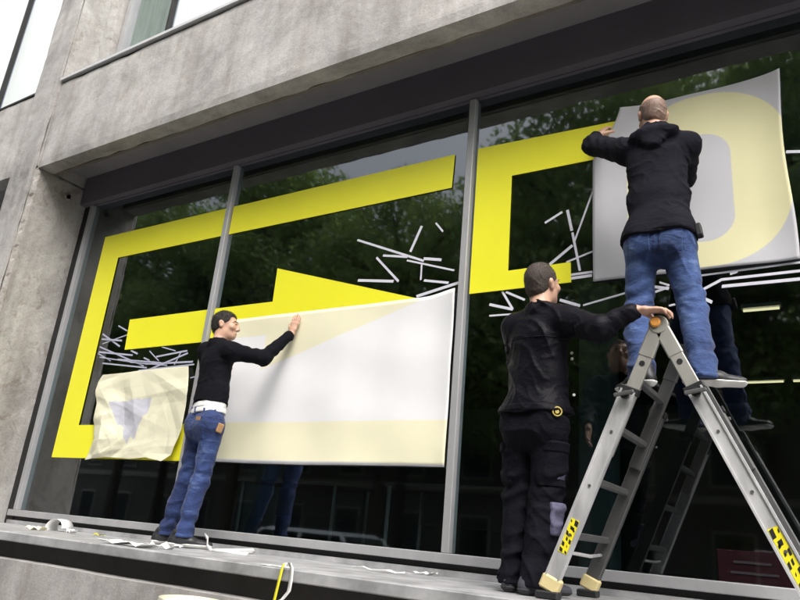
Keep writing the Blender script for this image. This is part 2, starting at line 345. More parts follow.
# sill flashing over the beam
MB().box(-7.175, 6.5, -0.63, 0.0, 4.7455, 4.765).build('shadow_gap', 'black', bld)  # black strip paints the shade below the flashing
MB().box(-7.17, 6.5, -0.68, 0.0, 4.766, 4.798).build('sill_flashing', 'flashing', bld)
MB().box(-16, -7.655, -0.65, 0.0, 4.761, 4.786).build('shadow_gap', 'black', bld)
# upper storey windows
def upper_window(x0, x1, fill, divs):
    w = MB().box(x0, x1, -0.12, -0.06, 4.82, 4.9).build('upper_window', 'black', bld)
    MB().box(x0, x1, -0.12, -0.06, 9.1, 9.2).build('head_rail', 'black', w)
    xs = [x0] + divs + [x1]
    for x in divs: MB().box(x-0.016, x+0.016, -0.125, -0.055, 4.901, 9.099).build('mullion', 'black', w)
    for k in range(len(xs)-1):
        MB().box(xs[k]+0.02, xs[k+1]-0.02, -0.095, -0.088, 4.901, 9.099).build('pane', 'glass_clear', w)
        MB().box(xs[k]+0.03, xs[k+1]-0.03, -0.05, -0.04, 4.85, 9.1).build('pane_backing', fill[k], w)  # white panels paint the reflected sky as a colour
    return w
upper_window(-7.075, 6.4, ['green_panel', 'white_panel', 'white_panel', 'white_panel'], [-6.27, -3.0, 1.0])
MB().box(-7.16, -7.085, -0.14, 0.0, 4.82, 9.2).build('window_jamb', 'frame', bld)
upper_window(-15.9, -7.68, ['white_panel', 'white_panel', 'white_panel'], [-12.6, -9.95])
MB().box(-16, 6.5, -0.6, 0.06, 9.41, 11.5).build('parapet', 'concrete', bld)
# glazed shop window: bottom rail, head rail, jambs, mullions, panes
win = MB().box(-7.10, 6.4, -0.05, 0.05, 0.073, 0.132).build('shop_window', 'frame', bld, bevel=0.004)
MB().box(-7.10, 6.4, -0.01, 0.06, 0.036, 0.072).build('base_shade_strip', 'black', win)  # black strip paints the shade under the bottom rail
MB().box(-7.10, 6.4, -0.035, 0.06, 0.0, 0.0355).build('ledge_upstand', 'ledge', win)
MB().box(-7.045, 6.4, -0.03, 0.05, 3.45, 3.4595).build('head_rail', 'header', win)
MB().box(-7.025, -6.968, -0.045, 0.05, 0.133, 3.449).build('jamb', 'frame', win, bevel=0.004)
MB().box(-7.17, -7.027, -0.02, 0.05, 0.0, 3.4595).build('jamb_gap_fill', 'black', win)  # black strip filling the gap beside the column
for x in (-4.735, -2.194, 0.36, 2.9):
    MB().box(x-0.027, x+0.027, -0.045, 0.05, 0.133, 3.449).build('mullion', 'frame', win, bevel=0.004)
for a, b in ((-6.967, -4.763), (-4.707, -2.222), (-2.166, 0.332), (0.388, 2.872), (2.928, 6.4)):
    MB().box(a+0.002, b-0.002, 0.0, 0.012, 0.133, 3.449).build('pane', 'glass', win)
wl = MB().box(-16, -7.68, -0.05, 0.05, 0.073, 0.132).build('shop_window', 'frame', bld)
for x in (-9.9, -12.4): MB().box(x-0.034, x+0.034, -0.062, 0.05, 0.133, 3.45).build('mullion', 'frame', wl)
MB().box(-16, -7.68, 0.0, 0.012, 0.133, 3.45).build('pane', 'glass', wl)
# ledge the men stand on, shadow gap and plinth
MB().box(-16, 6.5, -1.17, 0.05, -0.062, -0.001).build('ledge', 'ledge', bld, bevel=0.006)
MB().box(-16, 6.5, -1.08, 0.05, -0.18, -0.063).build('shadow_gap', 'gap', bld)  # shade below the ledge painted as a dark block
rough_box('plinth_wall', -16, 6.5, -1.19, 0.05, GZ, -0.172, 'concrete', bld, 0.12, 0.004, 0.006)
# dim room behind the glass
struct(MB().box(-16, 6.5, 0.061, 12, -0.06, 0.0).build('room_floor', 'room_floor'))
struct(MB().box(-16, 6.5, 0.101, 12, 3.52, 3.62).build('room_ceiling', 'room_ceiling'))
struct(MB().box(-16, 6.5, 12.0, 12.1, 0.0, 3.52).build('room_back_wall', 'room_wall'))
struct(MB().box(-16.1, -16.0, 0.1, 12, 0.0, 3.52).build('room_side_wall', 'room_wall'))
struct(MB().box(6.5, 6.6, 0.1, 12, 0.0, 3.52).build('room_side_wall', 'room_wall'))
for x, y in ((-8.0, 4.5), (-2.6, 4.5), (2.8, 4.5)):
    MB().box(x-0.2, x+0.2, y-0.2, y+0.2, 0.001, 3.519).build('room_pillar', 'room_wall', bld, bevel=0.02)
def lamp(x0, x1, y, label):
    t = thing('ceiling_lamp', label, 'lamp', ((x0+x1)/2, y, 3.4), 'strip lamps inside the dark room')
    MB().box(x0-0.02, x1+0.02, y-0.06, y+0.06, 3.41, 3.46).build('housing', 'flashing', t)
    MB().tube([(x0, y, 3.39), (x1, y, 3.39)], 0.017, 8).build('tube', 'lamp_tube', t)
    for x in (x0+0.1, x1-0.1): MB().tube([(x, y, 3.46), (x, y, 3.52)], 0.006, 6).build('hanger', 'flashing', t)
lamp(-1.0, -0.58, 5.5, 'short lit strip lamp in the dark room, nearest below the big paper sheet')
lamp(-1.72, -0.87, 9.6, 'lit strip lamp deep in the dark room, right of the ladder top')
lamp(-0.72, 0.1, 9.6, 'lit strip lamp deep in the room, at the right edge of the photo')
cab = thing('red_cabinet', 'low dark red cabinet with pale lettering behind the glass', 'cabinet', (-0.5, 1.4, 0))
MB().box(-0.82, -0.12, 1.2, 1.6, 0.0, 0.315).build('carcass', 'red_box', cab, bevel=0.006)
for k, (a, b) in enumerate(((-0.72, -0.50), (-0.74, -0.46), (-0.72, -0.52))):
    MB().box(a, b, 1.193, 1.199, 0.235-k*0.065, 0.25-k*0.065).build('lettering', 'label_white', cab)
MB().box(-0.6, -0.5, 1.3, 1.4, 0.3155, 0.33).build('handle', 'label_white', cab)
def desk(x, y, label):
    t = thing('desk', label, 'desk', (x, y, 0))
    MB().box(x-0.8, x+0.8, y-0.4, y+0.4, 0.71, 0.74).build('desk_top', 'desk', t, bevel=0.004)
    for sx in (-1, 1):
        for sy in (-1, 1): MB().tube([(x+sx*0.74, y+sy*0.34, 0), (x+sx*0.74, y+sy*0.34, 0.709)], 0.02, 8).build('leg', 'frame', t)
    MB().box(x-0.7, x+0.7, y+0.3, y+0.32, 0.35, 0.709).build('modesty_panel', 'desk', t)
desk(-3.4, 2.6, 'dark desk inside, behind the middle pane under the white sheet')
desk(-5.9, 3.0, 'dark desk inside, behind the left pane under the crumpled sheet')

# ------------------------------------------------------------------ across the street: trees, house front, parked cars (seen mirrored in the glass)
def make_tree(name, seed, h=12.0, cr=3.3, nleaf=15000, label=''):
    rg = np.random.default_rng(seed)
    t = thing(name, label, 'tree', (0, 0, GZ), 'street trees across the road')
    o = Vector((0, 0, GZ)); mb = MB(); ends = []
    top = o + Vector((0.2, 0.1, h*0.8))
    mb.tube([o, o+Vector((0.02, 0, 0.4)), o+Vector((0.05, 0.03, h*0.3)), o+Vector((0.15, 0.06, h*0.55)), top], [0.27, 0.2, 0.17, 0.12, 0.03], 10)
    for k in range(22):
        z0 = h*(0.24+0.56*k/22); a = k*2.4+rg.uniform(-.4, .4); L = cr*(0.95-0.4*k/22)*rg.uniform(.75, 1.1)
        p0 = o+Vector((0.1*z0/h, 0, z0)); p1 = p0+Vector((math.cos(a)*L*.5, math.sin(a)*L*.5, L*.33)); p2 = p0+Vector((math.cos(a)*L, math.sin(a)*L, L*.55+rg.uniform(-.3, .4)))
        mb.tube([p0, p1, p2], [0.075, 0.05, 0.015], 6); ends += [p1, p2, (p1+p2)/2]
        for q in range(3):
            b = a+rg.uniform(-1.1, 1.1); p3 = p1+Vector((math.cos(b), math.sin(b), rg.uniform(.1, .9)))*L*0.5
            mb.tube([p1, p3], [0.03, 0.01], 5); ends.append(p3)
    mb.build('trunk', 'bark', t, smooth=True)
    ends += [o+Vector((rg.uniform(-1, 1), rg.uniform(-1, 1), h*rg.uniform(.75, .98))) for _ in range(9)]
    E_ = np.array(ends); c = E_[rg.integers(0, len(E_), nleaf)]
    d = rg.normal(size=(nleaf, 3)); d /= np.linalg.norm(d, axis=1)[:, None]
    c = c + d*(rg.random(nleaf)**0.6)[:, None]*np.array([1.1, 1.1, 0.8])
    ax = rg.normal(size=(nleaf, 3)); ax /= np.linalg.norm(ax, axis=1)[:, None]
    bx = np.cross(ax, rg.normal(size=(nleaf, 3))); bx /= np.linalg.norm(bx, axis=1)[:, None]
    s = rg.uniform(0.07, 0.13, nleaf)[:, None]
    V = np.stack([c-ax*s, c+bx*s*.55, c+ax*s, c-bx*s*.55], 1).reshape(-1, 3)
    F = np.arange(nleaf*4).reshape(-1, 4)
    me = bpy.data.meshes.new('crown'); me.from_pydata((V-np.array(ORI[t])).tolist(), [], F.tolist()); me.materials.append(MAT['leaf'])
    cr_ = bpy.data.objects.new('crown', me); COL.objects.link(cr_); cr_.parent = t
    return t
tA = make_tree('street_tree', 3, 15.5, 4.3, 30000, 'leafy street tree across the road mirrored at the middle mullion')
tB = make_tree('street_tree', 5, 13.5, 3.8, 15000, 'thinner street tree across the road mirrored above the yellow arrow')
spots = [(tA, -4.6, -12.0, 1.0, 0.3, None), (tB, -11.2, -12.6, 0.93, 1.1, None),
         (tA, -16.4, -12.1, 1.0, 2.2, 'leafy street tree across the road mirrored behind the long yellow bar'),
         (tA, -22.6, -12.4, 0.97, 4.0, 'leafy street tree across the road mirrored in the left pane above the arrow bar'),
         (tB, -28.2, -12.0, 1.05, 0.2, 'thin street tree across the road mirrored beside the concrete column'),
         (tA, 0.9, -12.3, 1.03, 5.1, 'leafy street tree across the road mirrored above the big paper sheet'),
         (tB, 6.5, -12.2, 1.0, 2.9, 'thin street tree across the road, last on the right'),
         (tA, -34.5, -12.2, 1.0, 1.2, 'leafy street tree across the road, last on the left'),
         (tA, -1.6, -16.4, 1.1, 2.0, 'tall tree standing behind the row near the big paper sheet'),
         (tA, -19.4, -16.6, 1.12, 0.9, 'tall tree standing behind the row near the left yellow letter')]
spots += [(tA, -8.2, -17.0, 1.02, 3.3, 'tall tree standing behind the row near the middle mullion'),
          (tA, -13.6, -17.4, 1.0, 5.4, 'tall tree standing behind the row near the yellow arrow'),
          (tA, -25.6, -17.0, 1.1, 1.9, 'tall tree standing behind the row near the left frame'),
          (tA, 5.0, -17.2, 1.1, 4.4, 'tall tree standing behind the row at the right edge')]
done = set()
for src, x, y, s, r, lab in spots:
    o = src if lab is None else copy_tree(src)
    if lab is None: done.add(src)
    else: o['label'] = lab
    o.location = (x, y, GZ); o.scale = (s, s, s); o.rotation_euler = (0, 0, r)
far = thing('far_building', 'long grey brown house front across the street, mirrored low in the glass', 'building', (-12, -21, GZ))
MB().box(-48, 24, -27, -21, GZ, 7.6).build('wall', 'facade_far', far)
MB().box(-48.3, 24.3, -27, -20.8, 7.601, 8.0).build('cornice', 'facade_trim', far)
MB().box(-48, 24, -20.999, -20.93, 2.1, 2.35).build('string_course', 'facade_trim', far)
w0 = None
for fl in range(3):
    for k in range(24):
        x = -46+k*3.0; z = GZ+0.9+fl*3.1
        if w0 is None:
            w0 = MB().box(x, x+1.3, -20.998, -20.93, z, z+1.8).build('window', 'facade_trim', far)
            MB().box(x+.1, x+1.2, -20.929, -20.91, z+.1, z+1.7).build('pane', 'pane_far', w0); wx, wz = x, z
        else:
            c = copy_tree(w0, far); c.location = (x-wx, 0, z-wz)
def car(name, label, x, y, paint, hscale=1.0):
    t = thing(name, label, 'car', (x, y, GZ-0.135))
    g = GZ-0.135; hs = hscale
    prof = [(-2.1, .32), (-2.14, .62), (-2.02, .86), (-1.15, .98), (-1.0, 1.0), (1.75, 1.02), (2.02, .93), (2.1, .6), (2.06, .32)]
    v = []
    for s_, w in ((-1, .80), (-.93, .87), (.93, .87), (1, .80)):
        v += [(x+px, y+(.87 if abs(s_) < 1 else .80)*(1 if s_ > 0 else -1)*(1.0 if pz < .9 else .93), g+pz*hs) for px, pz in prof]
    n = len(prof); ins = [(x+px*(.985), 0, 0) for px, pz in prof]
    f = [tuple(range(n)), tuple(range(4*n-1, 3*n-1, -1))] + [(k*n+i, k*n+(i+1) % n, (k+1)*n+(i+1) % n, (k+1)*n+i) for k in range(3) for i in range(n)]
    MB().add(v, f).build('body', paint, t, smooth=False, bevel=0.03, seg=2)
    base = [(-1.2, .72), (1.85, .72)]; topz = [(-.35, .62), (1.35, .60)]
    gv = []
    for px, w in base: gv += [(x+px, y-w, g+.99*hs), (x+px, y+w, g+.99*hs)]
    for px, w in topz: gv += [(x+px, y-w, g+1.5*hs), (x+px, y+w, g+1.5*hs)]
    MB().add(gv, [(0, 1, 5, 4), (2, 6, 7, 3), (0, 4, 6, 2), (1, 3, 7, 5), (4, 5, 7, 6), (0, 2, 3, 1)]).build('window', 'car_glass', t, bevel=0.03, seg=2)
    rv = [(x+px, y+sy*w, g+z*hs) for z, e in ((1.49, .02), (1.545, -.08)) for px, w in ((-.35-e, .62+e), (1.35+e, .60+e)) for sy in (-1, 1)]
    MB().add(rv, [(0, 1, 3, 2), (4, 6, 7, 5), (0, 4, 5, 1), (2, 3, 7, 6), (0, 2, 6, 4), (1, 5, 7, 3)]).build('roof', paint, t, bevel=0.02, seg=2)
    for sy in (-1, 1):
        for a, b in (((-1.2, .72, .99), (-.35, .62, 1.5)), ((.5, .725, .99), (.5, .615, 1.5)), ((1.85, .72, .99), (1.35, .60, 1.5))):
            MB().tube([(x+a[0], y+sy*(a[1]+.005), g+a[2]*hs), (x+b[0], y+sy*(b[1]+.005), g+b[2]*hs)], .035, 6).build('pillar', paint, t)
        for px in (-1.35, 1.3):
            wv = MB().tube([(x+px, y+sy*.70, g+.32), (x+px, y+sy*.885, g+.32)], .32, 24).build('wheel', 'tyre', t)
            MB().tube([(x+px, y+sy*.886, g+.32), (x+px, y+sy*.892, g+.32)], .2, 16).build('rim', 'alu', wv)
        MB().box(x-2.135, x-2.06, y+sy*.6-.17, y+sy*.6+.17, g+.66, g+.8).build('headlight', 'headlight', t, bevel=.02)
        MB().box(x-.95, x-.78, y+sy*.93-.08, y+sy*.93+.08, g+1.0, g+1.12).build('mirror', paint, t, bevel=.03)
    return t
car('parked_car', 'pale silver blue car mirrored low in the middle pane', -8.6, -6.3, 'car_paint', 1.14)
car('parked_car', 'dark car mirrored low in the left pane', -15.2, -6.3, 'car_paint_dark', 1.02)
# ------------------------------------------------------------------ vinyl graphics on the glass
def vin(parent, pts, y0=-0.0105, y1=-0.009, m='yellow', name='vinyl_piece'): return MB().poly(pts, y0, y1).build(name, m, parent)
g = thing('vinyl_letter', 'huge yellow angular bracket letter stuck across the left and middle panes', 'vinyl letter', (-4.5, -0.01, 0.648))
vin(g, [(-6.645, 0.648), (-6.645, 3.015), (-4.772, 3.015), (-4.772, 2.727), (-6.326, 2.727), (-6.326, 0.962), (-4.772, 0.962), (-4.772, 0.648)])
vin(g, [(-4.698, 2.727), (-4.698, 3.015), (-2.338, 3.012), (-2.346, 2.727)])
vin(g, [(-4.698, 0.675), (-4.698, 0.962), (-2.36, 0.962), (-2.36, 0.675)])
a = thing('vinyl_arrow', 'yellow bar with an arrow head pointing right, half under the white sheet', 'vinyl arrow', (-4.2, -0.01, 1.39))
vin(a, [(-5.87, 1.69), (-5.893, 2.0), (-4.772, 1.996), (-4.772, 1.69)])
vin(a, [(-4.698, 1.69), (-4.698, 1.996), (-4.008, 1.99), (-4.012, 2.294), (-2.52, 1.848), (-4.01, 1.40), (-4.01, 1.69)])
MB().poly([(-2.145, 1.85), (-2.142, 3.014), (-1.07, 2.985), (-1.16, 2.72), (-1.857, 2.722), (-1.857, 1.987), (-1.417, 1.990), (-1.413, 1.848)], -0.0105, -0.009)
c = MB().poly([(-2.145, 1.85), (-2.142, 3.014), (-1.062, 2.972), (-1.062, 2.712), (-1.857, 2.722), (-1.857, 1.987), (-1.417, 1.990), (-1.413, 1.848)], -0.0105, -0.009).build('vinyl_letter', 'yellow', loc=(-1.8, -0.01, 1.85))
tag(c, 'yellow open square letter beside the middle mullion, above the man in black', 'vinyl letter')
SA = [(-6.068, 1.955, -5.905, 1.887), (-6.296, 1.887, -5.969, 1.733), (-6.258, 1.781, -5.891, 1.847), (-6.296, 1.752, -5.538, 1.513), (-6.289, 1.697, -5.74, 1.63), (-6.295, 1.682, -6.06, 1.591), (-6.183, 1.575, -5.489, 1.493), (-5.783, 1.68, -5.665, 1.638), (-5.496, 1.654, -5.338, 1.553), (-5.564, 1.595, -5.467, 1.561), (-5.38, 1.593, -4.971, 1.624), (-5.335, 1.685, -5.127, 1.633), (-5.049, 1.618, -5.106, 1.502), (-5.521, 1.529, -4.864, 1.516), (-4.857, 1.368, -4.783, 1.379), (-5.6, 1.47, -4.84, 1.49)]
SA += [(-6.28, 1.83, -5.95, 1.79), (-6.25, 1.64, -5.62, 1.545), (-5.95, 1.60, -5.30, 1.53), (-5.45, 1.47, -4.95, 1.60), (-5.75, 1.56, -5.2, 1.50)]
SB = [(-3.19, 2.434, -2.545, 2.16), (-2.589, 2.455, -2.673, 2.252), (-2.467, 2.458, -2.4, 2.377), (-2.923, 2.259, -2.69, 2.213), (-2.547, 2.179, -2.395, 2.147), (-2.697, 2.186, -2.28, 2.048), (-2.98, 2.248, -2.755, 2.023), (-3.139, 2.078, -2.797, 2.028), (-2.56, 2.131, -2.557, 2.01), (-2.531, 2.002, -2.319, 1.957), (-2.58, 1.882, -2.232, 1.949)]
SC = [(-1.603, 2.307, -1.481, 2.368), (-1.446, 2.376, -1.414, 2.216), (-1.272, 2.484, -1.399, 2.127), (-1.41, 2.204, -1.358, 1.923), (-1.562, 1.996, -1.409, 2.11), (-1.452, 1.995, -1.267, 2.049), (-1.418, 1.903, -1.277, 1.905), (-1.417, 1.878, -1.277, 1.881)]
SD = [(-1.901, 1.848, -1.815, 1.706), (-1.99, 1.759, -1.815, 1.706), (-1.986, 1.677, -1.781, 1.672), (-1.871, 1.837, -1.731, 1.764), (-1.489, 1.738, -1.357, 1.685), (-1.338, 1.685, -1.069, 1.739), (-0.921, 1.718, -0.819, 1.747), (-0.908, 1.761, -0.814, 1.736), (-0.867, 1.783, -0.814, 1.758), (-0.64, 1.704, -0.527, 1.758), (-0.642, 1.665, -0.585, 1.627), (-0.636, 1.798, 0.32, 1.82), (-0.527, 1.758, 0.32, 1.763), (-0.529, 1.716, 0.32, 1.71), (-0.818, 1.629, -0.786, 1.634), (-0.481, 1.786, -0.439, 1.798), (-1.70, 1.715, -1.55, 1.74), (-1.07, 1.74, -0.92, 1.712), (-0.80, 1.745, -0.64, 1.70), (-0.141, 2.503, 0.2, 2.43)]
def strips(S, label, w, m='strip'):
    z = min(min(s[1], s[3]) for s in S); x = sum(s[0] for s in S)/len(S)
    t = thing('line_graphic', label, 'line graphic', (x, -0.003, z), 'line drawings of white strips on the glass')
    for k, (x0, z0, x1, z1) in enumerate(S):
        d = Vector((x1-x0, z1-z0)); L = d.length; d /= L; q = Vector((-d.y, d.x))*(w/2)*(1.0+0.25*math.sin(k*2.1)); e = 0.004*math.sin(k*3.3)
        y = -0.0012-0.00035*k
        MB().poly([(x0-q.x, z0-q.y), (x1-q.x+e*d.x, z1-q.y+e*d.y), (x1+q.x, z1+q.y), (x0+q.x-e*d.x, z0+q.y-e*d.y)], y-0.0003, y).build('strip', m, t)
strips(SA, 'tangle of thin white strips on the glass above the crumpled sheet', 0.014, 'strip_dim')
strips(SB, 'scattered white strips on the dark glass above the white sheet', 0.018)
strips(SC, 'white strips on the dark glass inside the yellow open square letter', 0.016)
strips(SD, 'white strips on the dark glass below the yellow letter and big paper sheet', 0.0155)

# ------------------------------------------------------------------ paper sheets
def sheet_mat(name, base, printed, maskfn, tex=0.04):
    m, n, b, o = newmat(name); tc = N(n, 'TexCoord'); sp = N(n, 'SeparateXYZ'); n.links.new(tc.outputs['Object'], sp.inputs[0])
    x, z = sp.outputs[0], sp.outputs[2]
    msk = maskfn(n, x, z)
    v = coords(n); f = noise(n, v, 3.0, 5)
    va = ramp(n, f, [(0.3, (1-tex,)*3), (0.7, (1+tex*.5,)*3)])
    n.links.new(mixc(n, 1.0, mixc(n, msk, base, printed), va, 'MULTIPLY'), b.inputs['Base Color'])
    b.inputs['Roughness'].default_value = 0.55; b.inputs['Specular IOR Level'].default_value = 0.35
    bump(n, b, math_(n, 'ADD', noise(n, coords(n, (1.6, 1, 0.5)), 1.6, 2), math_(n, 'MULTIPLY', noise(n, v, 60, 3), 0.02)), 0.35, 0.02)
    tr = N(n, 'BsdfTranslucent'); n.links.new(mixc(n, msk, base, printed), tr.inputs[0])
    mx = N(n, 'MixShader'); mx.inputs[0].default_value = 0.12; n.links.new(b.outputs[0], mx.inputs[1]); n.links.new(tr.outputs[0], mx.inputs[2]); n.links.new(mx.outputs[0], o.inputs[0])
    return m
def step(n, v, w=0.004): return math_(n, 'MULTIPLY_ADD', v, 1.0/w, 0.5, clamp=True)      # 1 where v > 0
def rbox(n, x, z, cx, cz, hx, hz, r):
    qx = math_(n, 'MAXIMUM', math_(n, 'SUBTRACT', math_(n, 'ABSOLUTE', math_(n, 'SUBTRACT', x, cx)), hx-r), 0.0)
    qz = math_(n, 'MAXIMUM', math_(n, 'SUBTRACT', math_(n, 'ABSOLUTE', math_(n, 'SUBTRACT', z, cz)), hz-r), 0.0)
    return math_(n, 'SUBTRACT', r, math_(n, 'SQRT', math_(n, 'ADD', math_(n, 'MULTIPLY', qx, qx), math_(n, 'MULTIPLY', qz, qz))))
def surf(name, P, nu, nv, m, label, cat, loc, thick=0.0006, parent=None):
    """paper from P(u, v) -> world point, closed with a thin back side"""
    vs = []; nrm = Vector((0, -1, 0))
    for j in range(nv+1):
        for i in range(nu+1): vs.append(P(i/nu, j/nv))
    n = len(vs); W = nu+1
    vs = [tuple(v) for v in vs] + [(v[0], v[1]+thick, v[2]) for v in vs]
    fs = []
    for j in range(nv):
        for i in range(nu):
            q = (j*W+i, j*W+i+1, (j+1)*W+i+1, (j+1)*W+i); fs.append(q); fs.append(tuple(k+n for k in q[::-1]))
    rim = [i for i in range(W)] + [j*W+nu for j in range(1, nv+1)] + [nv*W+i for i in range(nu-1, -1, -1)] + [j*W for j in range(nv-1, 0, -1)]
    for k in range(len(rim)): p, q = rim[k], rim[(k+1) % len(rim)]; fs.append((p, p+n, q+n, q))
    o = mesh_obj(name, vs, fs, m, parent, loc if parent is None else None, smooth=True)
    if label: tag(o, label, cat)
    return o
S1 = (-3.34, -0.02, 0.65)
def mask1(n, x, z):
    zz = math_(n, 'ADD', z, S1[2]); xx = math_(n, 'ADD', x, S1[0])
    band = step(n, math_(n, 'SUBTRACT', 0.965, zz), 0.008); low = step(n, math_(n, 'SUBTRACT', zz, 0.672), 0.01); band = math_(n, 'MULTIPLY', band, low)
    hz = math_(n, 'ABSOLUTE', math_(n, 'SUBTRACT', zz, 1.846))
    head = step(n, math_(n, 'SUBTRACT', math_(n, 'MULTIPLY', math_(n, 'SUBTRACT', -2.52, xx), 0.302), hz), 0.012)
    right = step(n, math_(n, 'ADD', xx, 4.01), 0.006)
    bar = step(n, math_(n, 'SUBTRACT', 0.153, hz), 0.01)
    return math_(n, 'MAXIMUM', band, math_(n, 'ADD', math_(n, 'MULTIPLY', head, right), math_(n, 'MULTIPLY', bar, math_(n, 'SUBTRACT', 1.0, right)), clamp=True))
def P1(u, v):
    x = -4.47 + u*2.232; ztop = 1.862 + 0.035*max(0, (u-0.88)/0.12)**1.0*math.sin(min(1, max(0, (u-0.86)/0.14))*2.2)
    z0 = 0.65 - 0.006*math.sin(u*5); z = z0 + v*(ztop-z0)
    y = -0.016 - 0.010*(0.5+0.5*math.sin(u*23+2.0*v)) * (0.3+0.7*(1-v)) - 0.022*(1-v)**2*(0.6+0.4*math.sin(u*9+1)) - 0.006*math.sin(7*v+4*u)**2
    if u > 0.9: y -= 0.03*((u-0.9)/0.1)**2*(0.4+0.6*v)
    y += 0.0
    return (x, y, z)
o1 = surf('transfer_sheet', P1, 90, 40, sheet_mat('white transfer paper', (0.86, 0.86, 0.88), (0.87, 0.835, 0.62), mask1), 'large white transfer paper sheet with cream bands under the left man\'s hand', 'paper sheet', S1)
S2 = (-0.69, -0.02, 1.83)
def mask2(n, x, z):
    zz = math_(n, 'ADD', z, S2[2]); xx = math_(n, 'ADD', x, S2[0])
    out = step(n, rbox(n, xx, zz, -0.585, 2.425, 0.46, 0.585, 0.42), 0.006)
    hole = step(n, rbox(n, xx, zz, -0.595, 2.362, 0.165, 0.362, 0.155), 0.006)
    return math_(n, 'MULTIPLY', out, math_(n, 'SUBTRACT', 1.0, hole))
def P2(u, v):
    z = 1.832 - 0.012*u + v*(1.205+0.012*u)
    x0 = -1.267; vc = 0.715
    if v > vc: x0 = -1.267 + (v-vc)/(1-vc)*0.17*(1+0.3*math.sin((v-vc)*9))
    x1 = -0.135 + 0.012*math.sin(v*6+1)
    x = x0 + u*(x1-x0)
    y = -0.015 - 0.008*(0.5+0.5*math.sin(u*11+3*v)) - 0.006*math.sin(5*v+3*u)**2
    y -= 0.02*max(0, (u+v-1.62)/0.38)**2 + 0.04*max(0, (v-u-0.72)/0.28)**1.6 + 0.02*max(0, (u-0.85)/0.15)**2
    return (x, y, z)
o2 = surf('transfer_sheet', P2, 60, 60, sheet_mat('shade-grey transfer paper', (0.57, 0.57, 0.605), (0.79, 0.755, 0.47), mask2), 'shade-grey transfer paper sheet carrying a big cream rounded letter, behind the man on the ladder', 'paper sheet', S2)  # the beam's shade is painted into this sheet's greyer colours
# crumpled sheet
def polyl(pts, t):
    L = [0]
    for p, q in zip(pts, pts[1:]): L.append(L[-1]+math.dist(p, q))
    s = t*L[-1]
    for k in range(len(pts)-1):
        if s <= L[k+1] or k == len(pts)-2:
            f = (s-L[k])/(L[k+1]-L[k]); return (pts[k][0]+(pts[k+1][0]-pts[k][0])*f, pts[k][1]+(pts[k+1][1]-pts[k][1])*f)
eL = [(-6.068, .629), (-5.985, .815), (-6.06, 1.0), (-6.078, 1.149), (-6.146, 1.30), (-6.146, 1.377), (-6.092, 1.445)]
eR = [(-4.95, .634), (-4.85, .69), (-4.787, .905), (-4.806, 1.252), (-4.89, 1.472)]
eB = [(-6.068, .629), (-5.75, .66), (-5.42, .65), (-5.2, .665), (-4.95, .634)]
eT = [(-6.092, 1.445), (-5.5, 1.462), (-4.89, 1.472)]
rg = np.random.default_rng(11)
creases = [(rg.uniform(0, 1), rg.uniform(0, 1), rg.uniform(0, math.pi), rg.uniform(.25, .9), rg.uniform(.05, .15), rg.uniform(.06, .13)*rg.choice([-1, 1])) for _ in range(30)]
def P3(u, v, off=0.0):
    l, r, b, t = polyl(eL, v), polyl(eR, v), polyl(eB, u), polyl(eT, u)
    co = [(1-u)*l[k]+u*r[k]+(1-v)*b[k]+v*t[k]-((1-u)*(1-v)*eL[0][k]+u*(1-v)*eR[0][k]+(1-u)*v*eL[-1][k]+u*v*eR[-1][k]) for k in (0, 1)]
    h = 0.03
    for cx, cy, a, ln, w, amp in creases:                     # sharp fold lines with straight flanks
        d = abs((u-cx)*math.cos(a)+(v-cy)*math.sin(a)); e = abs(-(u-cx)*math.sin(a)+(v-cy)*math.cos(a))
        h += amp*max(0, w-d)*max(0, 1-e/ln)
    h += 0.06*max(0, 1-abs(u-.12)/.16)*max(0, 1-abs(v-.22)/.45)      # folded left flap standing proud
    h += 0.05*(1-v)*max(0, (u-.7)/.3)
    return (co[0], -max(0.012, h) - off, co[1])
S3 = (-5.45, -0.03, .63)
def half(n, x, z, p, q):
    """signed distance to the left of p -> q"""
    d = Vector((q[0]-p[0], q[1]-p[1])).normalized()
    return math_(n, 'SUBTRACT', math_(n, 'MULTIPLY', math_(n, 'SUBTRACT', z, p[1]), d.x), math_(n, 'MULTIPLY', math_(n, 'SUBTRACT', x, p[0]), d.y))
def mask3(n, x, z):
    zz = math_(n, 'ADD', z, S3[2]); xx = math_(n, 'ADD', x, S3[0]); v = coords(n); res = None
    wob = math_(n, 'MULTIPLY_ADD', noise(n, v, 14, 3), 0.05, -0.025)
    for poly in ([(-5.70, .95), (-5.31, 1.06), (-5.30, 1.20), (-5.88, 1.17)], [(-5.72, .99), (-5.43, .82), (-5.36, 1.04)], [(-5.62, .92), (-5.52, .78), (-5.44, .92)]):
        m = None
        for p, q in zip(poly, poly[1:]+poly[:1]): d = half(n, xx, zz, p, q); m = d if m is None else math_(n, 'MINIMUM', m, d)
        m = step(n, math_(n, 'ADD', m, wob), 0.012); res = m if res is None else math_(n, 'MAXIMUM', res, m)
    return res
o3 = surf('crumpled_sheet', P3, 190, 140, sheet_mat('cream backing paper with a torn grey patch', (0.84, 0.81, 0.62), (0.60, 0.60, 0.67), mask3), 'crumpled cream backing sheet with a grey patch, hanging left of the man in jeans', 'paper sheet', S3)
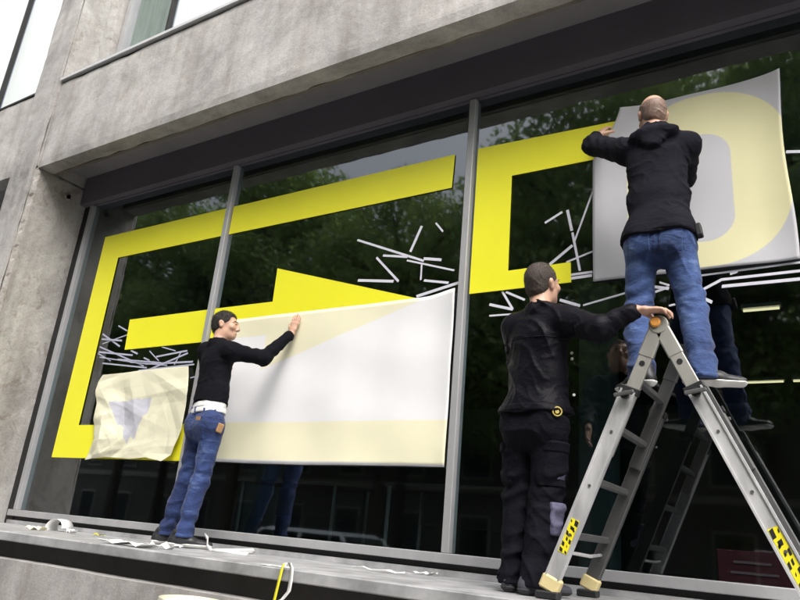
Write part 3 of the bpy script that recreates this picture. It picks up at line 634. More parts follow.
# ------------------------------------------------------------------ litter on and below the ledge
def curl(name, m, c, r0, r1, turns, w, axis, label, cat='paper scrap', n=30, z=None, thick=.0015):
    """a paper strip rolled into a loose spiral lying on its edge; axis = rotation of the roll about z"""
    vs = []; ca, sa = math.cos(axis), math.sin(axis); lo = 0
    pts = [(r0+(r1-r0)*i/n, 2*math.pi*turns*i/n) for i in range(n+1)]
    low = min(r*math.sin(a) for r, a in pts)
    for r, a in pts:
        for s in (-.5, .5):
            lx, ly, lz = r*math.cos(a), w*s*(1-0.15*math.sin(a)), r*math.sin(a)-low+.001
            vs.append((c[0]+lx*ca-ly*sa, c[1]+lx*sa+ly*ca, c[2]+lz))
    fs = [(2*i, 2*i+1, 2*i+3, 2*i+2) for i in range(n)]
    o = mesh_obj(name, vs, fs, m, None, c, smooth=True); md = o.modifiers.new('thickness', 'SOLIDIFY'); md.thickness = thick
    return tag(o, label, cat)
curl('paper_curl', 'tape', (-5.72, -0.36, 0.0), .075, .068, .56, .2, 0.5, 'curled white paper offcut lying on the ledge at far left')
def scrap(c, sx, sy, rot, m, label, h=.012, seed=0):
    rr = np.random.default_rng(seed); ca, sa = math.cos(rot), math.sin(rot); nu, nv = 6, 3; vs = []
    for j in range(nv+1):
        for i in range(nu+1):
            x = (i/nu-.5)*sx*(1+.2*rr.uniform(-1, 1)*(j in (0, nv))); y = (j/nv-.5)*sy*(1+.3*rr.uniform(-1, 1)*(i in (0, nu)))
            vs.append((c[0]+x*ca-y*sa, c[1]+x*sa+y*ca, c[2]+.001+h*abs(math.sin(i*1.1+seed))*rr.uniform(.3, 1)))
    fs = [(j*(nu+1)+i, j*(nu+1)+i+1, (j+1)*(nu+1)+i+1, (j+1)*(nu+1)+i) for j in range(nv) for i in range(nu)]
    o = mesh_obj('paper_scrap', vs, fs, m, None, c, smooth=False); md = o.modifiers.new('thickness', 'SOLIDIFY'); md.thickness = .0012
    return tag(o, label, 'paper scrap', 'paper scraps on the ledge')
scrap((-5.62, -.62, 0), .16, .07, .3, 'cream', 'small yellowish paper scrap at the far left end of the ledge', .04, 1)
scrap((-5.45, -.42, 0), .12, .05, -.2, 'tape', 'small white paper scrap right of the curled offcut', .04, 2)
scrap((-5.25, -.30, 0), .10, .05, .8, 'tape_yellow', 'small yellow vinyl scrap between the curled offcut and the left man', .02, 3)
scrap((-3.95, -1.02, 0), .5, .10, -.06, 'tape', 'long white paper scrap at the ledge edge left of the left man\'s shoes', .03, 4)
scrap((-3.72, -.92, 0), .22, .05, .2, 'tape', 'crinkled white paper strip in front of the left man\'s shoes', .05, 5)
scrap((-2.62, -1.125, 0), .17, .06, .05, 'tape', 'flat white paper piece at the ledge edge below the white sheet', .004, 6)
scrap((-2.42, -.42, 0), .34, .03, .12, 'tape', 'thin white paper strip on the ledge below the white sheet corner', .02, 7)
scrap((-2.25, -.16, 0), .16, .05, -.1, 'tape', 'white paper scrap at the foot of the middle mullion', .025, 8)
tl = MB()
def ribbon(name, pts, w, wdir, m, parent=None, loc=None):
    vs = []; W_ = Vector(wdir).normalized()*w/2
    for p in pts: p = Vector(p); vs += [p-W_, p+W_]
    fs = [(2*i, 2*i+1, 2*i+3, 2*i+2) for i in range(len(pts)-1)]
    o = mesh_obj(name, vs, fs, m, parent, loc, smooth=True); md = o.modifiers.new('thickness', 'SOLIDIFY'); md.thickness = .0015
    return o
ft = thing('tape_loop', 'loose loop of white backing tape around the left man\'s shoes', 'tape', (-3.75, -.45, 0))
ribbon('tape_strip', [(-3.98, -.36, .10), (-3.9, -.40, .075), (-3.83, -.46, .03), (-3.74, -.50, .006), (-3.62, -.42, .02), (-3.55, -.30, .03), (-3.6, -.22, .012), (-3.72, -.3, .008)], .022, (.2, .3, 1), 'tape', ft)
ribbon('tape_strip', [(-3.74, -.50, .008), (-3.6, -.52, .016), (-3.45, -.45, .008)], .022, (.1, .6, .8), 'tape', ft)
lp = thing('tape_loop', 'looped white and yellow tape strip hanging over the ledge edge', 'tape', (-2.47, -1.21, -.16))
ribbon('yellow_strip', [(-2.525, -1.205, -.24), (-2.515, -1.203, -.16), (-2.505, -1.20, -.08), (-2.498, -1.195, -.01), (-2.494, -1.185, .022)], .016, (1, .1, 0), 'tape_yellow', lp)
ribbon('white_strip', [(-2.50, -1.19, .0), (-2.49, -1.18, .028), (-2.46, -1.185, .03), (-2.432, -1.195, .005), (-2.42, -1.205, -.05), (-2.42, -1.21, -.10), (-2.45, -1.215, -.14), (-2.52, -1.22, -.175)], .034, (1, -.35, .1), 'tape', lp)
rl = thing('paper_roll', 'pale cream paper roll standing in front of the plinth at bottom left', 'paper roll', (-2.87, -1.42, GZ))
MB().tube([(-2.89, -1.42, GZ), (-2.88, -1.42, -.7), (-2.865, -1.415, -.185)], [.15, .155, .165], 28, cap=False).build('roll_sheet', 'cream_white', rl, smooth=True)
curl_pts = [(.16*(1-.3*i/40)) for i in range(41)]
ribbon('roll_layer', [(-2.865+.158*(1-.35*i/60)*math.cos(i*.32), -1.415+.158*(1-.35*i/60)*math.sin(i*.32), -.255) for i in range(61)], .12, (0, 0, 1), 'cream_white', rl)
bc = MB().tube([(-1.20, -.05-.19, .0), (-1.20, -.24, .012), (-1.20, -.24, .022), (-1.20, -.24, .028)], [.022, .03, .024, .006], 14).build('bottle_cap', 'cream_white', loc=(-1.2, -.24, 0), smooth=True)
tag(bc, 'small cream plastic cap on the ledge beside the rear ladder foot', 'cap')

# ------------------------------------------------------------------ folding ladder
lad = thing('ladder', 'aluminium telescopic folding ladder with warning stickers standing on the ledge', 'ladder', (-.66, -.63, 0))
YF, YB = -.92, -.36
AP = Vector((-.69, 0, 1.235))
FL, FR = Vector((-1.19, 0, .035)), Vector((-.135, 0, .035))
def at(side, t):            # t = 0 apex, 1 foot
    e = FL if side < 0 else FR; return AP.lerp(e, t)
for side in (-1, 1):
    for yy, s_in in ((YF, 1), (YB, -1)):
        rear = yy == YB  # rear side gets metal darkened to show it in shade
        a, b = at(side, .035), at(side, .5)
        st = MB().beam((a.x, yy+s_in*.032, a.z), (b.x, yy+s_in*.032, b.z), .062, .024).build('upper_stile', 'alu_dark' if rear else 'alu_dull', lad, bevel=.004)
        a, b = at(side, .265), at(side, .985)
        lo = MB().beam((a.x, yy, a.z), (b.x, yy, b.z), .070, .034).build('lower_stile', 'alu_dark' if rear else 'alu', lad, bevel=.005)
        d = (b-a).normalized()
        # raised rims along the stile
        for k in (-1, 1):
            q = Vector((-d.z, 0, d.x))*k*.0302
            MB().beam((a.x+q.x, yy-s_in*.02, a.z+q.z), (b.x+q.x, yy-s_in*.02, b.z+q.z), .009, .008).build('rim', 'alu_dark' if rear else 'alu', lo)
        e = at(side, 1.0); f = at(side, .95)
        MB().beam((f.x, yy, f.z), (e.x, yy, e.z), .09, .05).build('foot_cap', 'foot_cap', lad, bevel=.008)
        MB().box(e.x-.052, e.x+.052, yy-.03, yy+.03, .0, .034).build('foot_pad', 'plastic_black', lad, bevel=.006)
        cpt = at(side, .262)
        MB().beam((at(side, .25).x, yy, at(side, .25).z), (at(side, .275).x, yy, at(side, .275).z), .088, .044).build('collar', 'plastic_black', lad, bevel=.004)
        k0 = at(side, .285)
        kn = MB().tube([(k0.x, yy-s_in*.018, k0.z), (k0.x, yy-s_in*.05, k0.z)], [.017, .021], 14).build('lock_knob', 'plastic_black', lad, bevel=.003)
        MB().beam((k0.x-.045, yy-s_in*.058, k0.z-.006), (k0.x+.045, yy-s_in*.058, k0.z+.01), .018, .014).build('knob_lever', 'alu_dark', kn, bevel=.004)
        hpt = at(side, .155)
        MB().tube([(hpt.x, yy+s_in*.019, hpt.z), (hpt.x, yy+s_in*.0185-.0005*s_in, hpt.z)], .013, 14).build('pin_hole', 'plastic_black', lad)
        for t in (.42, .62, .8):
            r = at(side, t)
            MB().tube([(r.x, yy-s_in*.016, r.z), (r.x, yy-s_in*.021, r.z)], .007, 8).build('rivet', 'alu_dark', lad)
    # rungs run from front to back
    for t, up_ in ((.215, 1), (.40, 0), (.60, 0), (.80, 0)):
        r = at(side, t); off = .048 if up_ else .02
        MB().box(r.x-.016, r.x+.016, YF+off, YB-off, r.z-.016, r.z+.016).build('rung', 'alu_dark', lad, bevel=.005)
for yy, s_in in ((YF, 1), (YB, -1)):
    yc = yy+s_in*.032
    pl = MB()
    n = 20; pts = []
    for k in range(n): an = math.pi*2*k/n; pts.append((AP.x+.044*math.cos(an), AP.z-.006+.044*math.sin(an)))
    pl.poly(pts, yc-.019, yc+.019).build('hinge', 'alu_dull' if yy == YF else 'alu_dark', lad, bevel=.004)
    MB().tube([(AP.x-.012, yc-s_in*.019, AP.z+.004), (AP.x-.012, yc-s_in*.032, AP.z+.004)], [.026, .021], 20).build('hinge_cap', 'orange' if yy == YF else 'plastic_black', lad, smooth=False, bevel=.003)
    for side in (-1, 1):
        a, b = at(side, .02), at(side, .13)
        MB().beam((a.x, yc, a.z), (b.x, yc, b.z), .07, .03).build('hinge_arm', 'alu_dull' if yy == YF else 'alu_dark', lad, bevel=.006)
# spreader strap low on the left side
MB().tube([(at(-1, .86).x, YF+.018, at(-1, .86).z), (at(-1, .86).x+.03, (YF+YB)/2, at(-1, .86).z-.01), (at(-1, .86).x, YB-.018, at(-1, .86).z)], .008, 8).build('spreader', 'alu', lad)
# stickers with black print
for side, t0, t1 in ((-1, .745, .865), (1, .73, .90)):
    a, b = at(side, t0), at(side, t1); yy = YF-.0178
    stk = MB().beam((a.x, yy, a.z), (b.x, yy, b.z), .040, .0012).build('sticker', 'sticker', lad)
    d = (b-a); q = Vector((-d.z, 0, d.x)).normalized()
    if side > 0: q = -q
    marks = [(0, .16, .000, .0195), (.03, .10, -.0195, -.010), (.20, .30, -.010, .012), (.26, .33, .004, .017), (.36, .48, -.0195, -.006), (.40, .47, .000, .012), (.53, .63, -.010, .002), (.56, .68, .006, .0195), (.68, .80, -.0195, -.004), (.74, .80, .004, .012), (.86, .97, -.0195, -.002), (.90, .97, .006, .0195)]
    for k, (u0, u1, w0, w1) in enumerate(marks):
        pts = [(a.x+d.x*u+q.x*w, a.z+d.z*u+q.z*w) for u, w in ((u0, w0), (u1, w0+.003), (u1+.02, w1), (u0+.03, w1-.002))]
        MB().poly(pts, yy-.0012, yy-.0007).build('print', 'plastic_black', stk)
# ------------------------------------------------------------------ people: bodies and clothes grown from smooth-blended tapered limbs
def vec(*a): return np.array(a, dtype=np.float64)
def unit(v): v = np.asarray(v, float); return v/np.linalg.norm(v)
class Field:
    def __init__(s, lo, hi, h):
        s.lo = np.array(lo, float); s.h = h; s.n = np.ceil((np.array(hi)-s.lo)/h).astype(int)+1
        s.v = np.full(s.n, 0.3, np.float32)
    def sub(s, lo, hi):
        a = np.clip(np.floor((lo-s.lo)/s.h).astype(int), 0, s.n); b = np.clip(np.ceil((hi-s.lo)/s.h).astype(int)+1, 0, s.n)
        sl = tuple(slice(i, j) for i, j in zip(a, b))
        ax = [(s.lo[k]+s.h*np.arange(a[k], b[k])).astype(np.float32) for k in range(3)]
        return sl, np.meshgrid(*ax, indexing='ij', sparse=True)
    def put(s, sl, d, k, op='add'):
        c = s.v[sl]
        if op == 'add':
            if k > 0: h = np.maximum(k-np.abs(c-d), 0)/k; s.v[sl] = np.minimum(c, d)-h*h*k*.25
            else: s.v[sl] = np.minimum(c, d)
        else:
            d = -d
            if k > 0: h = np.maximum(k-np.abs(c-d), 0)/k; s.v[sl] = np.maximum(c, d)+h*h*k*.25
            else: s.v[sl] = np.maximum(c, d)
    def cone(s, a, b, ra, rb, right=(1, 0, 0), k=.03, op='add', fold=None):
        a = np.asarray(a, float); b = np.asarray(b, float)
        wa, da = ra if isinstance(ra, tuple) else (ra, ra); wb, db = rb if isinstance(rb, tuple) else (rb, rb)
        R = max(wa, da, wb, db)+.05; sl, (X, Y, Z) = s.sub(np.minimum(a, b)-R, np.maximum(a, b)+R)
        if X.size == 0 or Y.size == 0 or Z.size == 0: return
        L = np.linalg.norm(b-a); ax = (b-a)/L if L > 1e-6 else vec(0, 0, 1); L = max(L, 1e-6)
        r = np.asarray(right, float); r = r-ax*r.dot(ax)
        if np.linalg.norm(r) < 1e-4: r = np.cross(ax, (0.3, 1, .2))
        r = unit(r); f = np.cross(ax, r)
        qx, qy, qz = X-a[0], Y-a[1], Z-a[2]
        pa = qx*ax[0]+qy*ax[1]+qz*ax[2]; t = np.clip(pa/L, 0, 1)
        qr = qx*r[0]+qy*r[1]+qz*r[2]; qf = qx*f[0]+qy*f[1]+qz*f[2]; qa = pa-t*L
        w = wa+(wb-wa)*t; dd = da+(db-da)*t; m = np.minimum(w, dd)
        d = (np.sqrt((qr/w)**2+(qf/dd)**2+(qa/m)**2)-1)*m
        if fold:
            amp, freq, t0, wid, ph = fold
            ang = np.arctan2(qf, qr); win = np.exp(-((t-t0)/wid)**2)
            d = d + amp*win*np.sin(freq*(pa + .02*np.sin(ang*2+ph) + .012*np.sin(ang*3+2.3*ph))+ph)*(.55+.45*np.sin(ang+ph*1.7))
        s.put(sl, d.astype(np.float32), k, op)
    def ell(s, c, rad, axes=None, k=.02, op='add'):
        c = np.asarray(c, float); A = np.eye(3) if axes is None else np.array(axes, float); R = max(rad)+.05
        sl, (X, Y, Z) = s.sub(c-R, c+R)
        if X.size == 0 or Y.size == 0 or Z.size == 0: return
        q = [(X-c[0])*A[i][0]+(Y-c[1])*A[i][1]+(Z-c[2])*A[i][2] for i in range(3)]
        e = np.sqrt(sum((q[i]/rad[i])**2 for i in range(3))); e2 = np.sqrt(sum((q[i]/rad[i]**2)**2 for i in range(3)))+1e-6
        s.put(sl, (e*(e-1)/e2).astype(np.float32), k, op)
    def all(s): return s.sub(s.lo, s.lo+s.h*(s.n+1))[1]
    def plane(s, p, nrm, wob=0.0):
        """keep the side the normal points away from"""
        X, Y, Z = s.all(); n = unit(nrm)
        d = (X-p[0])*n[0]+(Y-p[1])*n[1]+(Z-p[2])*n[2]
        if wob: d = d+wob*np.sin(23*X+5*Y)*np.sin(19*Y+3)
        s.v = np.maximum(s.v, d.astype(np.float32))
    def wrinkle(s, amp, sc, seed=0):
        X, Y, Z = s.all(); p = seed*1.7
        w = .9*np.sin(sc*.33*(X+.7*Y)+p)+.7*np.sin(sc*.27*(Z-X)+2*p)
        r1 = 1-np.abs(np.sin(sc*.5*(Z*.85+X*.55-Y*.3)+w)); r2 = 1-np.abs(np.sin(sc*.42*(Z*.6-X*.8+Y*.5)+1.3*w+p))
        g1 = .5+.5*np.sin(sc*.21*(X*1.3-Z*.8+Y)+p*3); g2 = .5+.5*np.sin(sc*.24*(Z+X-Y*1.2)+p*2+1)
        s.v -= (amp*(1.5*g1*r1**3+1.3*g2*r2**3-.35)).astype(np.float32)
    def mesh(s):
        v = s.v; ins = v < 0; n = np.array(v.shape)
        cnt = np.zeros(n-1, np.int8); C8 = [(i, j, k) for i in (0, 1) for j in (0, 1) for k in (0, 1)]
        def cs(c): return tuple(slice(c[a], n[a]-1+c[a]) for a in range(3))
        for c in C8: cnt += ins[cs(c)]
        act = (cnt > 0) & (cnt < 8); idx = np.argwhere(act); ids = np.full(n-1, -1, np.int64); ids[act] = np.arange(len(idx))
        P = np.zeros((len(idx), 3)); W = np.zeros(len(idx))
        val = {c: v[idx[:, 0]+c[0], idx[:, 1]+c[1], idx[:, 2]+c[2]].astype(float) for c in C8}
        for c in C8:
            for a in range(3):
                if c[a] == 0:
                    d = list(c); d[a] = 1; v0, v1 = val[c], val[tuple(d)]; cr = (v0 < 0) != (v1 < 0)
                    t = np.where(cr, v0/np.where(cr, v0-v1, 1), 0); p = np.tile(np.array(c, float), (len(idx), 1)); p[:, a] = t
                    P[cr] += p[cr]; W[cr] += 1
        V = s.lo+(idx+P/W[:, None])*s.h; F = []
        for a in range(3):
            b, c = (a+1) % 3, (a+2) % 3
            s0 = [slice(None)]*3; s1 = [slice(None)]*3; s0[a] = slice(0, n[a]-1); s1[a] = slice(1, n[a])
            cr = ins[tuple(s0)] != ins[tuple(s1)]; e = np.argwhere(cr)
            e = e[(e[:, b] > 0) & (e[:, c] > 0) & (e[:, b] < n[b]-1) & (e[:, c] < n[c]-1)]
            q = []
            for db, dc in ((-1, -1), (0, -1), (0, 0), (-1, 0)):
                g_ = e.copy(); g_[:, b] += db; g_[:, c] += dc; q.append(ids[g_[:, 0], g_[:, 1], g_[:, 2]])
            q = np.stack(q, 1); fl = ins[e[:, 0], e[:, 1], e[:, 2]]; q[~fl] = q[~fl][:, ::-1]; F.append(q)
        return V, np.concatenate(F)
    def build(s, name, m, parent):
        V, F = s.mesh(); me = bpy.data.meshes.new(name)
        me.from_pydata((V-np.array(ORI[parent])).tolist(), [], F.tolist()); me.polygons.foreach_set('use_smooth', [True]*len(F))
        me.materials.append(MAT[m] if isinstance(m, str) else m)
        o = bpy.data.objects.new(name, me); COL.objects.link(o); o.parent = parent; ORI[o] = ORI[parent]; return o
def hand(F, w, d, n, thumb, curl, sc=1.0, spread=.06):
    """palm and five fingers: w wrist, d finger direction, n where the palm faces, thumb = side vector of the thumb"""
    d = unit(d); n = np.asarray(n, float); n = unit(n-d*n.dot(d)); s_ = np.cross(d, n); s_ = s_ if s_.dot(np.asarray(thumb, float)) > 0 else -s_
    F.cone(w-d*.02*sc, w+d*.03*sc, (.027*sc, .02*sc), (.034*sc, .017*sc), s_, .015)
    F.cone(w+d*.03*sc, w+d*.082*sc, (.034*sc, .017*sc), (.039*sc, .0135*sc), s_, .012)
    for off, L, dl in ((.031, .070, -.002), (.0105, .079, .004), (-.0105, .073, .002), (-.030, .057, -.008)):
        p = w+d*(.085+dl)*sc+s_*off*sc; a = 0.12*curl; rr = .0098*sc
        for seg, ca in ((.46, .9), (.30, 1.0), (.24, .8)):
            dirn = unit(d*math.cos(a)+n*math.sin(a)+s_*spread*off/.03); q = p+dirn*L*seg*sc
            F.cone(p, q, rr, rr*.92, s_, .005); p = q; rr *= .92; a += curl*ca
    p = w+d*.028*sc+s_*.026*sc+n*.006; dr = unit(d*.62+s_*.72+n*.25)
    q = p+dr*.042*sc; F.cone(p, q, .0145*sc, .0118*sc, s_, .01); dr = unit(dr+n*.5*curl+d*.35); F.cone(q, q+dr*.034*sc, .0115*sc, .009*sc, s_, .006)
def head_field(F, hc, R, Fw, U, sc, face=True):
    a = lambda r, f, u: hc+(R*r+Fw*f+U*u)*sc
    ax = [R, Fw, U]; e = lambda c, rad, k=.03, op='add': F.ell(c, tuple(x*sc for x in rad), ax, k, op)
    e(a(0, -.012, .028), (.076, .098, .092)); e(a(0, .028, -.038), (.058, .066, .078), .04)
    e(a(0, .062, -.094), (.032, .028, .022), .04)
    for q in (-1, 1):
        e(a(q*.036, -.005, -.07), (.026, .05, .035), .03); e(a(q*.04, .07, -.025), (.026, .02, .022), .02)
        e(a(q*.031, .105, .004), (.019, .020, .012), .014, 'sub')
        e(a(q*.031, .083, .003), (.0135, .0125, .0115), .006)
        F.cone(a(q*.012, .094, .02), a(q*.05, .078, .022), .008*sc, .006*sc, R, .012)
        e(a(q*.077, -.012, -.008), (.009, .02, .033), .006); e(a(q*.081, -.02, .004), (.01, .015, .02), .006)
        e(a(q*.0865, -.008, -.002), (.006, .009, .016), .004, 'sub')
        e(a(q*.011, .103, -.04), (.009, .010, .008), .008)
    F.cone(a(0, .095, .012), a(0, .114, -.032), .009*sc, .0125*sc, R, .014)
    F.cone(a(-.02, .088, -.066), a(.02, .088, -.066), .0075*sc, .0075*sc, R, .008); F.cone(a(-.018, .086, -.076), a(.018, .086, -.076), .008*sc, .008*sc, R, .006)
    e(a(0, .10, -.0705), (.024, .012, .0022), .003, 'sub')
def hair_build(Hh, hc, hF, hU, ln, m, parent):
    """scalp shell plus short combed strands that break its outline"""
    V, F = Hh.mesh(); rr = np.random.default_rng(5)
    vs, fs = V.tolist(), F.tolist()
    if ln > 0:
        q = V[F]; c = q.mean(1); nn = np.cross(q[:, 1]-q[:, 0], q[:, 2]-q[:, 0]); nn /= np.linalg.norm(nn, axis=1)[:, None]+1e-9
        out = (nn*(c-hc)).sum(1); nn[out < 0] *= -1
        pick = rr.integers(0, len(c), 5200); c = c[pick]; nn = nn[pick]
        d = nn*.75+hF*.35+hU*.12+rr.normal(size=nn.shape)*.28; d /= np.linalg.norm(d, axis=1)[:, None]
        s = np.cross(d, nn+rr.normal(size=nn.shape)*.3); s /= np.linalg.norm(s, axis=1)[:, None]+1e-9
        L_ = ln*rr.uniform(.5, 1.15, len(c))[:, None]; k0 = len(vs)
        vs += np.stack([c-s*.0012-nn*.002, c+s*.0012-nn*.002, c+d*L_], 1).reshape(-1, 3).tolist(); fs += (k0+np.arange(len(c)*3).reshape(-1, 3)).tolist()
    me = bpy.data.meshes.new('hair'); me.from_pydata((np.array(vs)-np.array(ORI[parent])).tolist(), [], fs); me.polygons.foreach_set('use_smooth', [True]*len(fs))
    me.materials.append(MAT[m]); o = bpy.data.objects.new('hair', me); COL.objects.link(o); o.parent = parent; ORI[o] = ORI[parent]; return o
def person(label, J, P_):
    J = {k: np.array(v, float) for k, v in J.items()}; g = P_.get
    base = (J['anL']+J['anR'])/2; base[2] = g('floor', 0.0)
    t = thing('person', label, 'person', tuple(base)); sc = g('sc', 1.0); fat = g('fat', 1.0)
    upv = unit(J['neck']-J['pel']); R = unit(J['shR']-J['shL']); R = unit(R-upv*R.dot(upv)); Fw = np.cross(upv, R)
    HR = unit(J['hipR']-J['hipL']); HF = unit(np.cross(vec(0, 0, 1), HR)); mid = (J['shL']+J['shR'])/2
    waist = J['pel']+(mid-J['pel'])*.35; hem = J['pel']-upv*g('hem', .03)
    lo = np.min(list(J.values()), 0)-.26; hi = np.max(list(J.values()), 0)+.26
    hF = unit(g('hf')); hU = unit(vec(*g('hu', (0, 0, 1)))); hU = unit(hU-hF*hU.dot(hF)); hR = np.cross(hF, hU)
    hc = J['head']
    # --- body: one continuous surface
    B = Field(lo, hi, .0065)
    B.cone(mid-upv*.03, waist, (.155*sc, .09*sc), (.13*sc, .085*sc), R, .04); B.cone(waist, J['pel'], (.13*sc, .085*sc), (.14*sc, .095*sc), R, .04)
    B.cone(J['shL'], J['shR'], .05*sc, .05*sc, R, .04)
    for s_ in 'LR':
        B.cone(J['sh'+s_], J['el'+s_], .048*sc, .038*sc, R, .03); B.cone(J['el'+s_], J['wr'+s_], .038*sc, .027*sc, R, .02)
        B.cone(J['hip'+s_], J['kn'+s_], .072*sc, .05*sc, R, .03); B.cone(J['kn'+s_], J['an'+s_], .05*sc, .034*sc, R, .02)
        fd = unit(vec(*g('toe'+s_), 0)); B.cone(J['an'+s_]-vec(0, 0, .03), J['an'+s_]+fd*.13-vec(0, 0, .045), .032*sc, .022*sc, R, .02)
        hw = g('hand'+s_); hand(B, J['wr'+s_]+unit(hw[0])*.012, np.array(hw[0], float), hw[1], hw[2], hw[3], g('hsc', 1.0))
    B.cone(J['neck']-upv*.03, hc-hU*.05*sc-hF*.018*sc, .06*sc, .053*sc, R, .03)
    head_field(B, hc, hR, hF, hU, sc)
    body = B.build('body', g('skin', 'skin'), t)
    for q in (-1, 1):
        c = hc+(hR*q*.031+hF*.0945+hU*.004)*sc; e = Field(c-.02, c+.02, .0025); e.ell(c, (.0075*sc, .0058*sc, .0026*sc), [hR, hF, hU], 0); e.build('eye', 'eye', body)
        c = hc+(hR*q*.031+hF*.0985+hU*.022)*sc; e = Field(c-.035, c+.035, .003); e.cone(c-hR*q*.018+hU*.004, c+hR*q*.02-hF*.012+hU*.004, .0042, .003, hR, 0); e.build('eyebrow', 'hair', body)
    c = hc+(hF*.0915-hU*.071)*sc; e = Field(c-.04, c+.04, .003); e.cone(c-hR*.02-hF*.006, c+hR*.02-hF*.006, (.006, .0075), (.006, .0075), hF, 0); e.ell(c, (.012, .008, .0085), [hR, hF, hU], .006); e.build('lips', 'lips', body)
    # --- hair
    if g('hair'):
        Hh = Field(hc-.16, hc+.16, .004); off = g('hairoff', .009)
        Hh.ell(hc+(-hF*.014+hU*.03)*sc, ((.0765)*sc+off, .098*sc+off, .092*sc+off), [hR, hF, hU], 0); Hh.ell(hc+(-hF*.05-hU*.03)*sc, (.058*sc+off, .05*sc+off, .05*sc+off), [hR, hF, hU], .03)
        X, Y, Z = Hh.all(); q = [(X-hc[0])*A[0]+(Y-hc[1])*A[1]+(Z-hc[2])*A[2] for A in (hR, hF, hU)]
        line = np.interp((q[1]+0*q[0]+0*q[2])/sc, [-.15, -.04, -.028, .002, .012, .04, .055, .1], g('line', [-.09, -.085, -.02, .012, -.025, -.01, .05, .062])).astype(np.float32)*sc
        line = line + .004*np.sin(60*q[0]).astype(np.float32)
        Hh.v = np.maximum(Hh.v, (line-q[2]).astype(np.float32))
        if g('hairtop') is not None: Hh.v = np.maximum(Hh.v, (q[2]-g('hairtop')*sc-.01*np.sin(q[1]*30)).astype(np.float32))
        Hh.wrinkle(.0022, 120, 3); hair_build(Hh, hc, hF, hU, g('strand', .011), g('hair'), t)
    # --- top
    T = Field(lo, hi, .007); f_ = fat*sc; fo = g('fold', 1.0)
    T.cone(mid-upv*.055, waist, (.168*f_, .108*f_), (.150*f_, .106*f_), R, .05); T.cone(waist, hem-upv*.08, (.150*f_, .106*f_), (.178*f_, .142*f_), R, .05)
    T.cone(J['shL']-upv*.01, J['shR']-upv*.01, .066*f_, .066*f_, R, .05)
    T.cone(mid-upv*.10-Fw*.035, mid-upv*.22-Fw*.02, (.12*f_, .07*f_), (.11*f_, .07*f_), R, .05)
    for q, s_ in ((0, 'L'), (1, 'R')):
        T.cone(J['neck'], J['sh'+s_], .05*f_, .055*f_, R, .05)
        T.cone(J['sh'+s_], J['el'+s_], .074*f_, .058*f_, R, .035, fold=(.009*fo, 80, .8, .35, 1.0+q))
        T.cone(J['el'+s_], J['wr'+s_]-unit(J['wr'+s_]-J['el'+s_])*.02, .059*f_, .042*f_, R, .03, fold=(.008*fo, 85, .3, .4, 2.2+q))
        hp = J['wr'+s_]+unit(J['wr'+s_]-J['el'+s_])*.012; T.cone(J['wr'+s_]-unit(J['wr'+s_]-J['el'+s_])*.025, hp-unit(J['wr'+s_]-J['el'+s_])*.035, .043*f_, .041*f_, R, .01)
    T.cone(J['neck']-upv*.02, J['neck']+upv*g('collar', .022)-Fw*.004, (.078*sc, .082*sc), (.064*sc, .07*sc), R, .02)
    if g('hood'):
        T.cone(J['neck']-Fw*.07-R*.065-upv*.045, J['neck']-Fw*.07+R*.065-upv*.045, (.035, .05), (.035, .05), R, .05)
        T.cone(J['neck']-Fw*.085-upv*.05, J['neck']-Fw*.095-upv*.145, (.12, .032), (.045, .022), R, .015)
        for q in (-1, 1): T.cone(J['neck']+R*q*.06+Fw*.03+upv*.005, J['neck']-Fw*.06+R*q*.10-upv*.055, .03, .034, R, .025)
        T.cone(J['neck']-Fw*.035+upv*.02, J['neck']+Fw*.02+upv*.01, (.07, .03), (.07, .03), R, .03)
    if not g('belt'):
        for s_ in 'LR': T.ell(J['hip'+s_]-HF*.04*sc+vec(0, 0, .005), (.096*f_, .098*f_, .13*f_), [HR, HF, vec(0, 0, 1)], .05)
        T.cone((J['hipL']+J['hipR'])/2, J['pel'], (.172*f_, .128*f_), (.17*f_, .125*f_), HR, .04)
    T.wrinkle(.0045*fo, 42, g('seed', 1)); T.wrinkle(.0022*fo, 95, g('seed', 1)+2)
    T.plane(hem, -upv-Fw*g('hemtilt', 0.0), .008)
    # open neck so the throat shows above the collar
    T.cone(J['neck']+upv*.05, J['neck']+upv*.16, .075, .09, R, .004, 'sub')
    top = T.build(g('topname', 'sweater'), g('top'), t)
    # --- trousers
    L = Field(lo, hi, .007); cr = (J['hipL']+J['hipR'])/2-vec(0, 0, .02)
    L.cone(J['pel']+upv*.07, cr, (.152*f_, .106*f_), (.160*f_, .112*f_), HR, .04)
    for q, s_ in ((0, 'L'), (1, 'R')):
        hp, kn, an = J['hip'+s_], J['kn'+s_], J['an'+s_]
        L.ell(hp-HF*.04*sc+vec(0, 0, .005), (.078*f_, .078*f_, .10*f_), [HR, HF, vec(0, 0, 1)], .06)
        L.cone(cr-HF*.025, J['pel']-HF*.012-upv*.03, (.11*f_, .085*f_), (.12*f_, .08*f_), HR, .04)
        L.cone(hp, kn, (.088*f_, .092*f_), (.066*f_*g('leg', 1), .068*f_*g('leg', 1)), HR, .025, fold=(.009*fo, 70, .95, .30, q*1.3))
        L.cone(kn, an-vec(0, 0, .015), (.067*f_*g('leg', 1), .07*f_*g('leg', 1)), (.056*f_*g('leg', 1), .064*f_*g('leg', 1)), HR, .03, fold=(.013*fo, 66, .95, .42, .6+q))
        L.cone(kn-HF*.02, an+(kn-an)*.45-HF*.018, .05*f_, .055*f_, HR, .03, fold=(.006*fo, 90, .1, .4, 2.0+q))
        L.cone(an+(kn-an)*.12, an-vec(0, 0, .035), (.058*f_*g('leg', 1), .07*f_*g('leg', 1)), (.062*f_*g('leg', 1), .078*f_*g('leg', 1)), HR, .02)
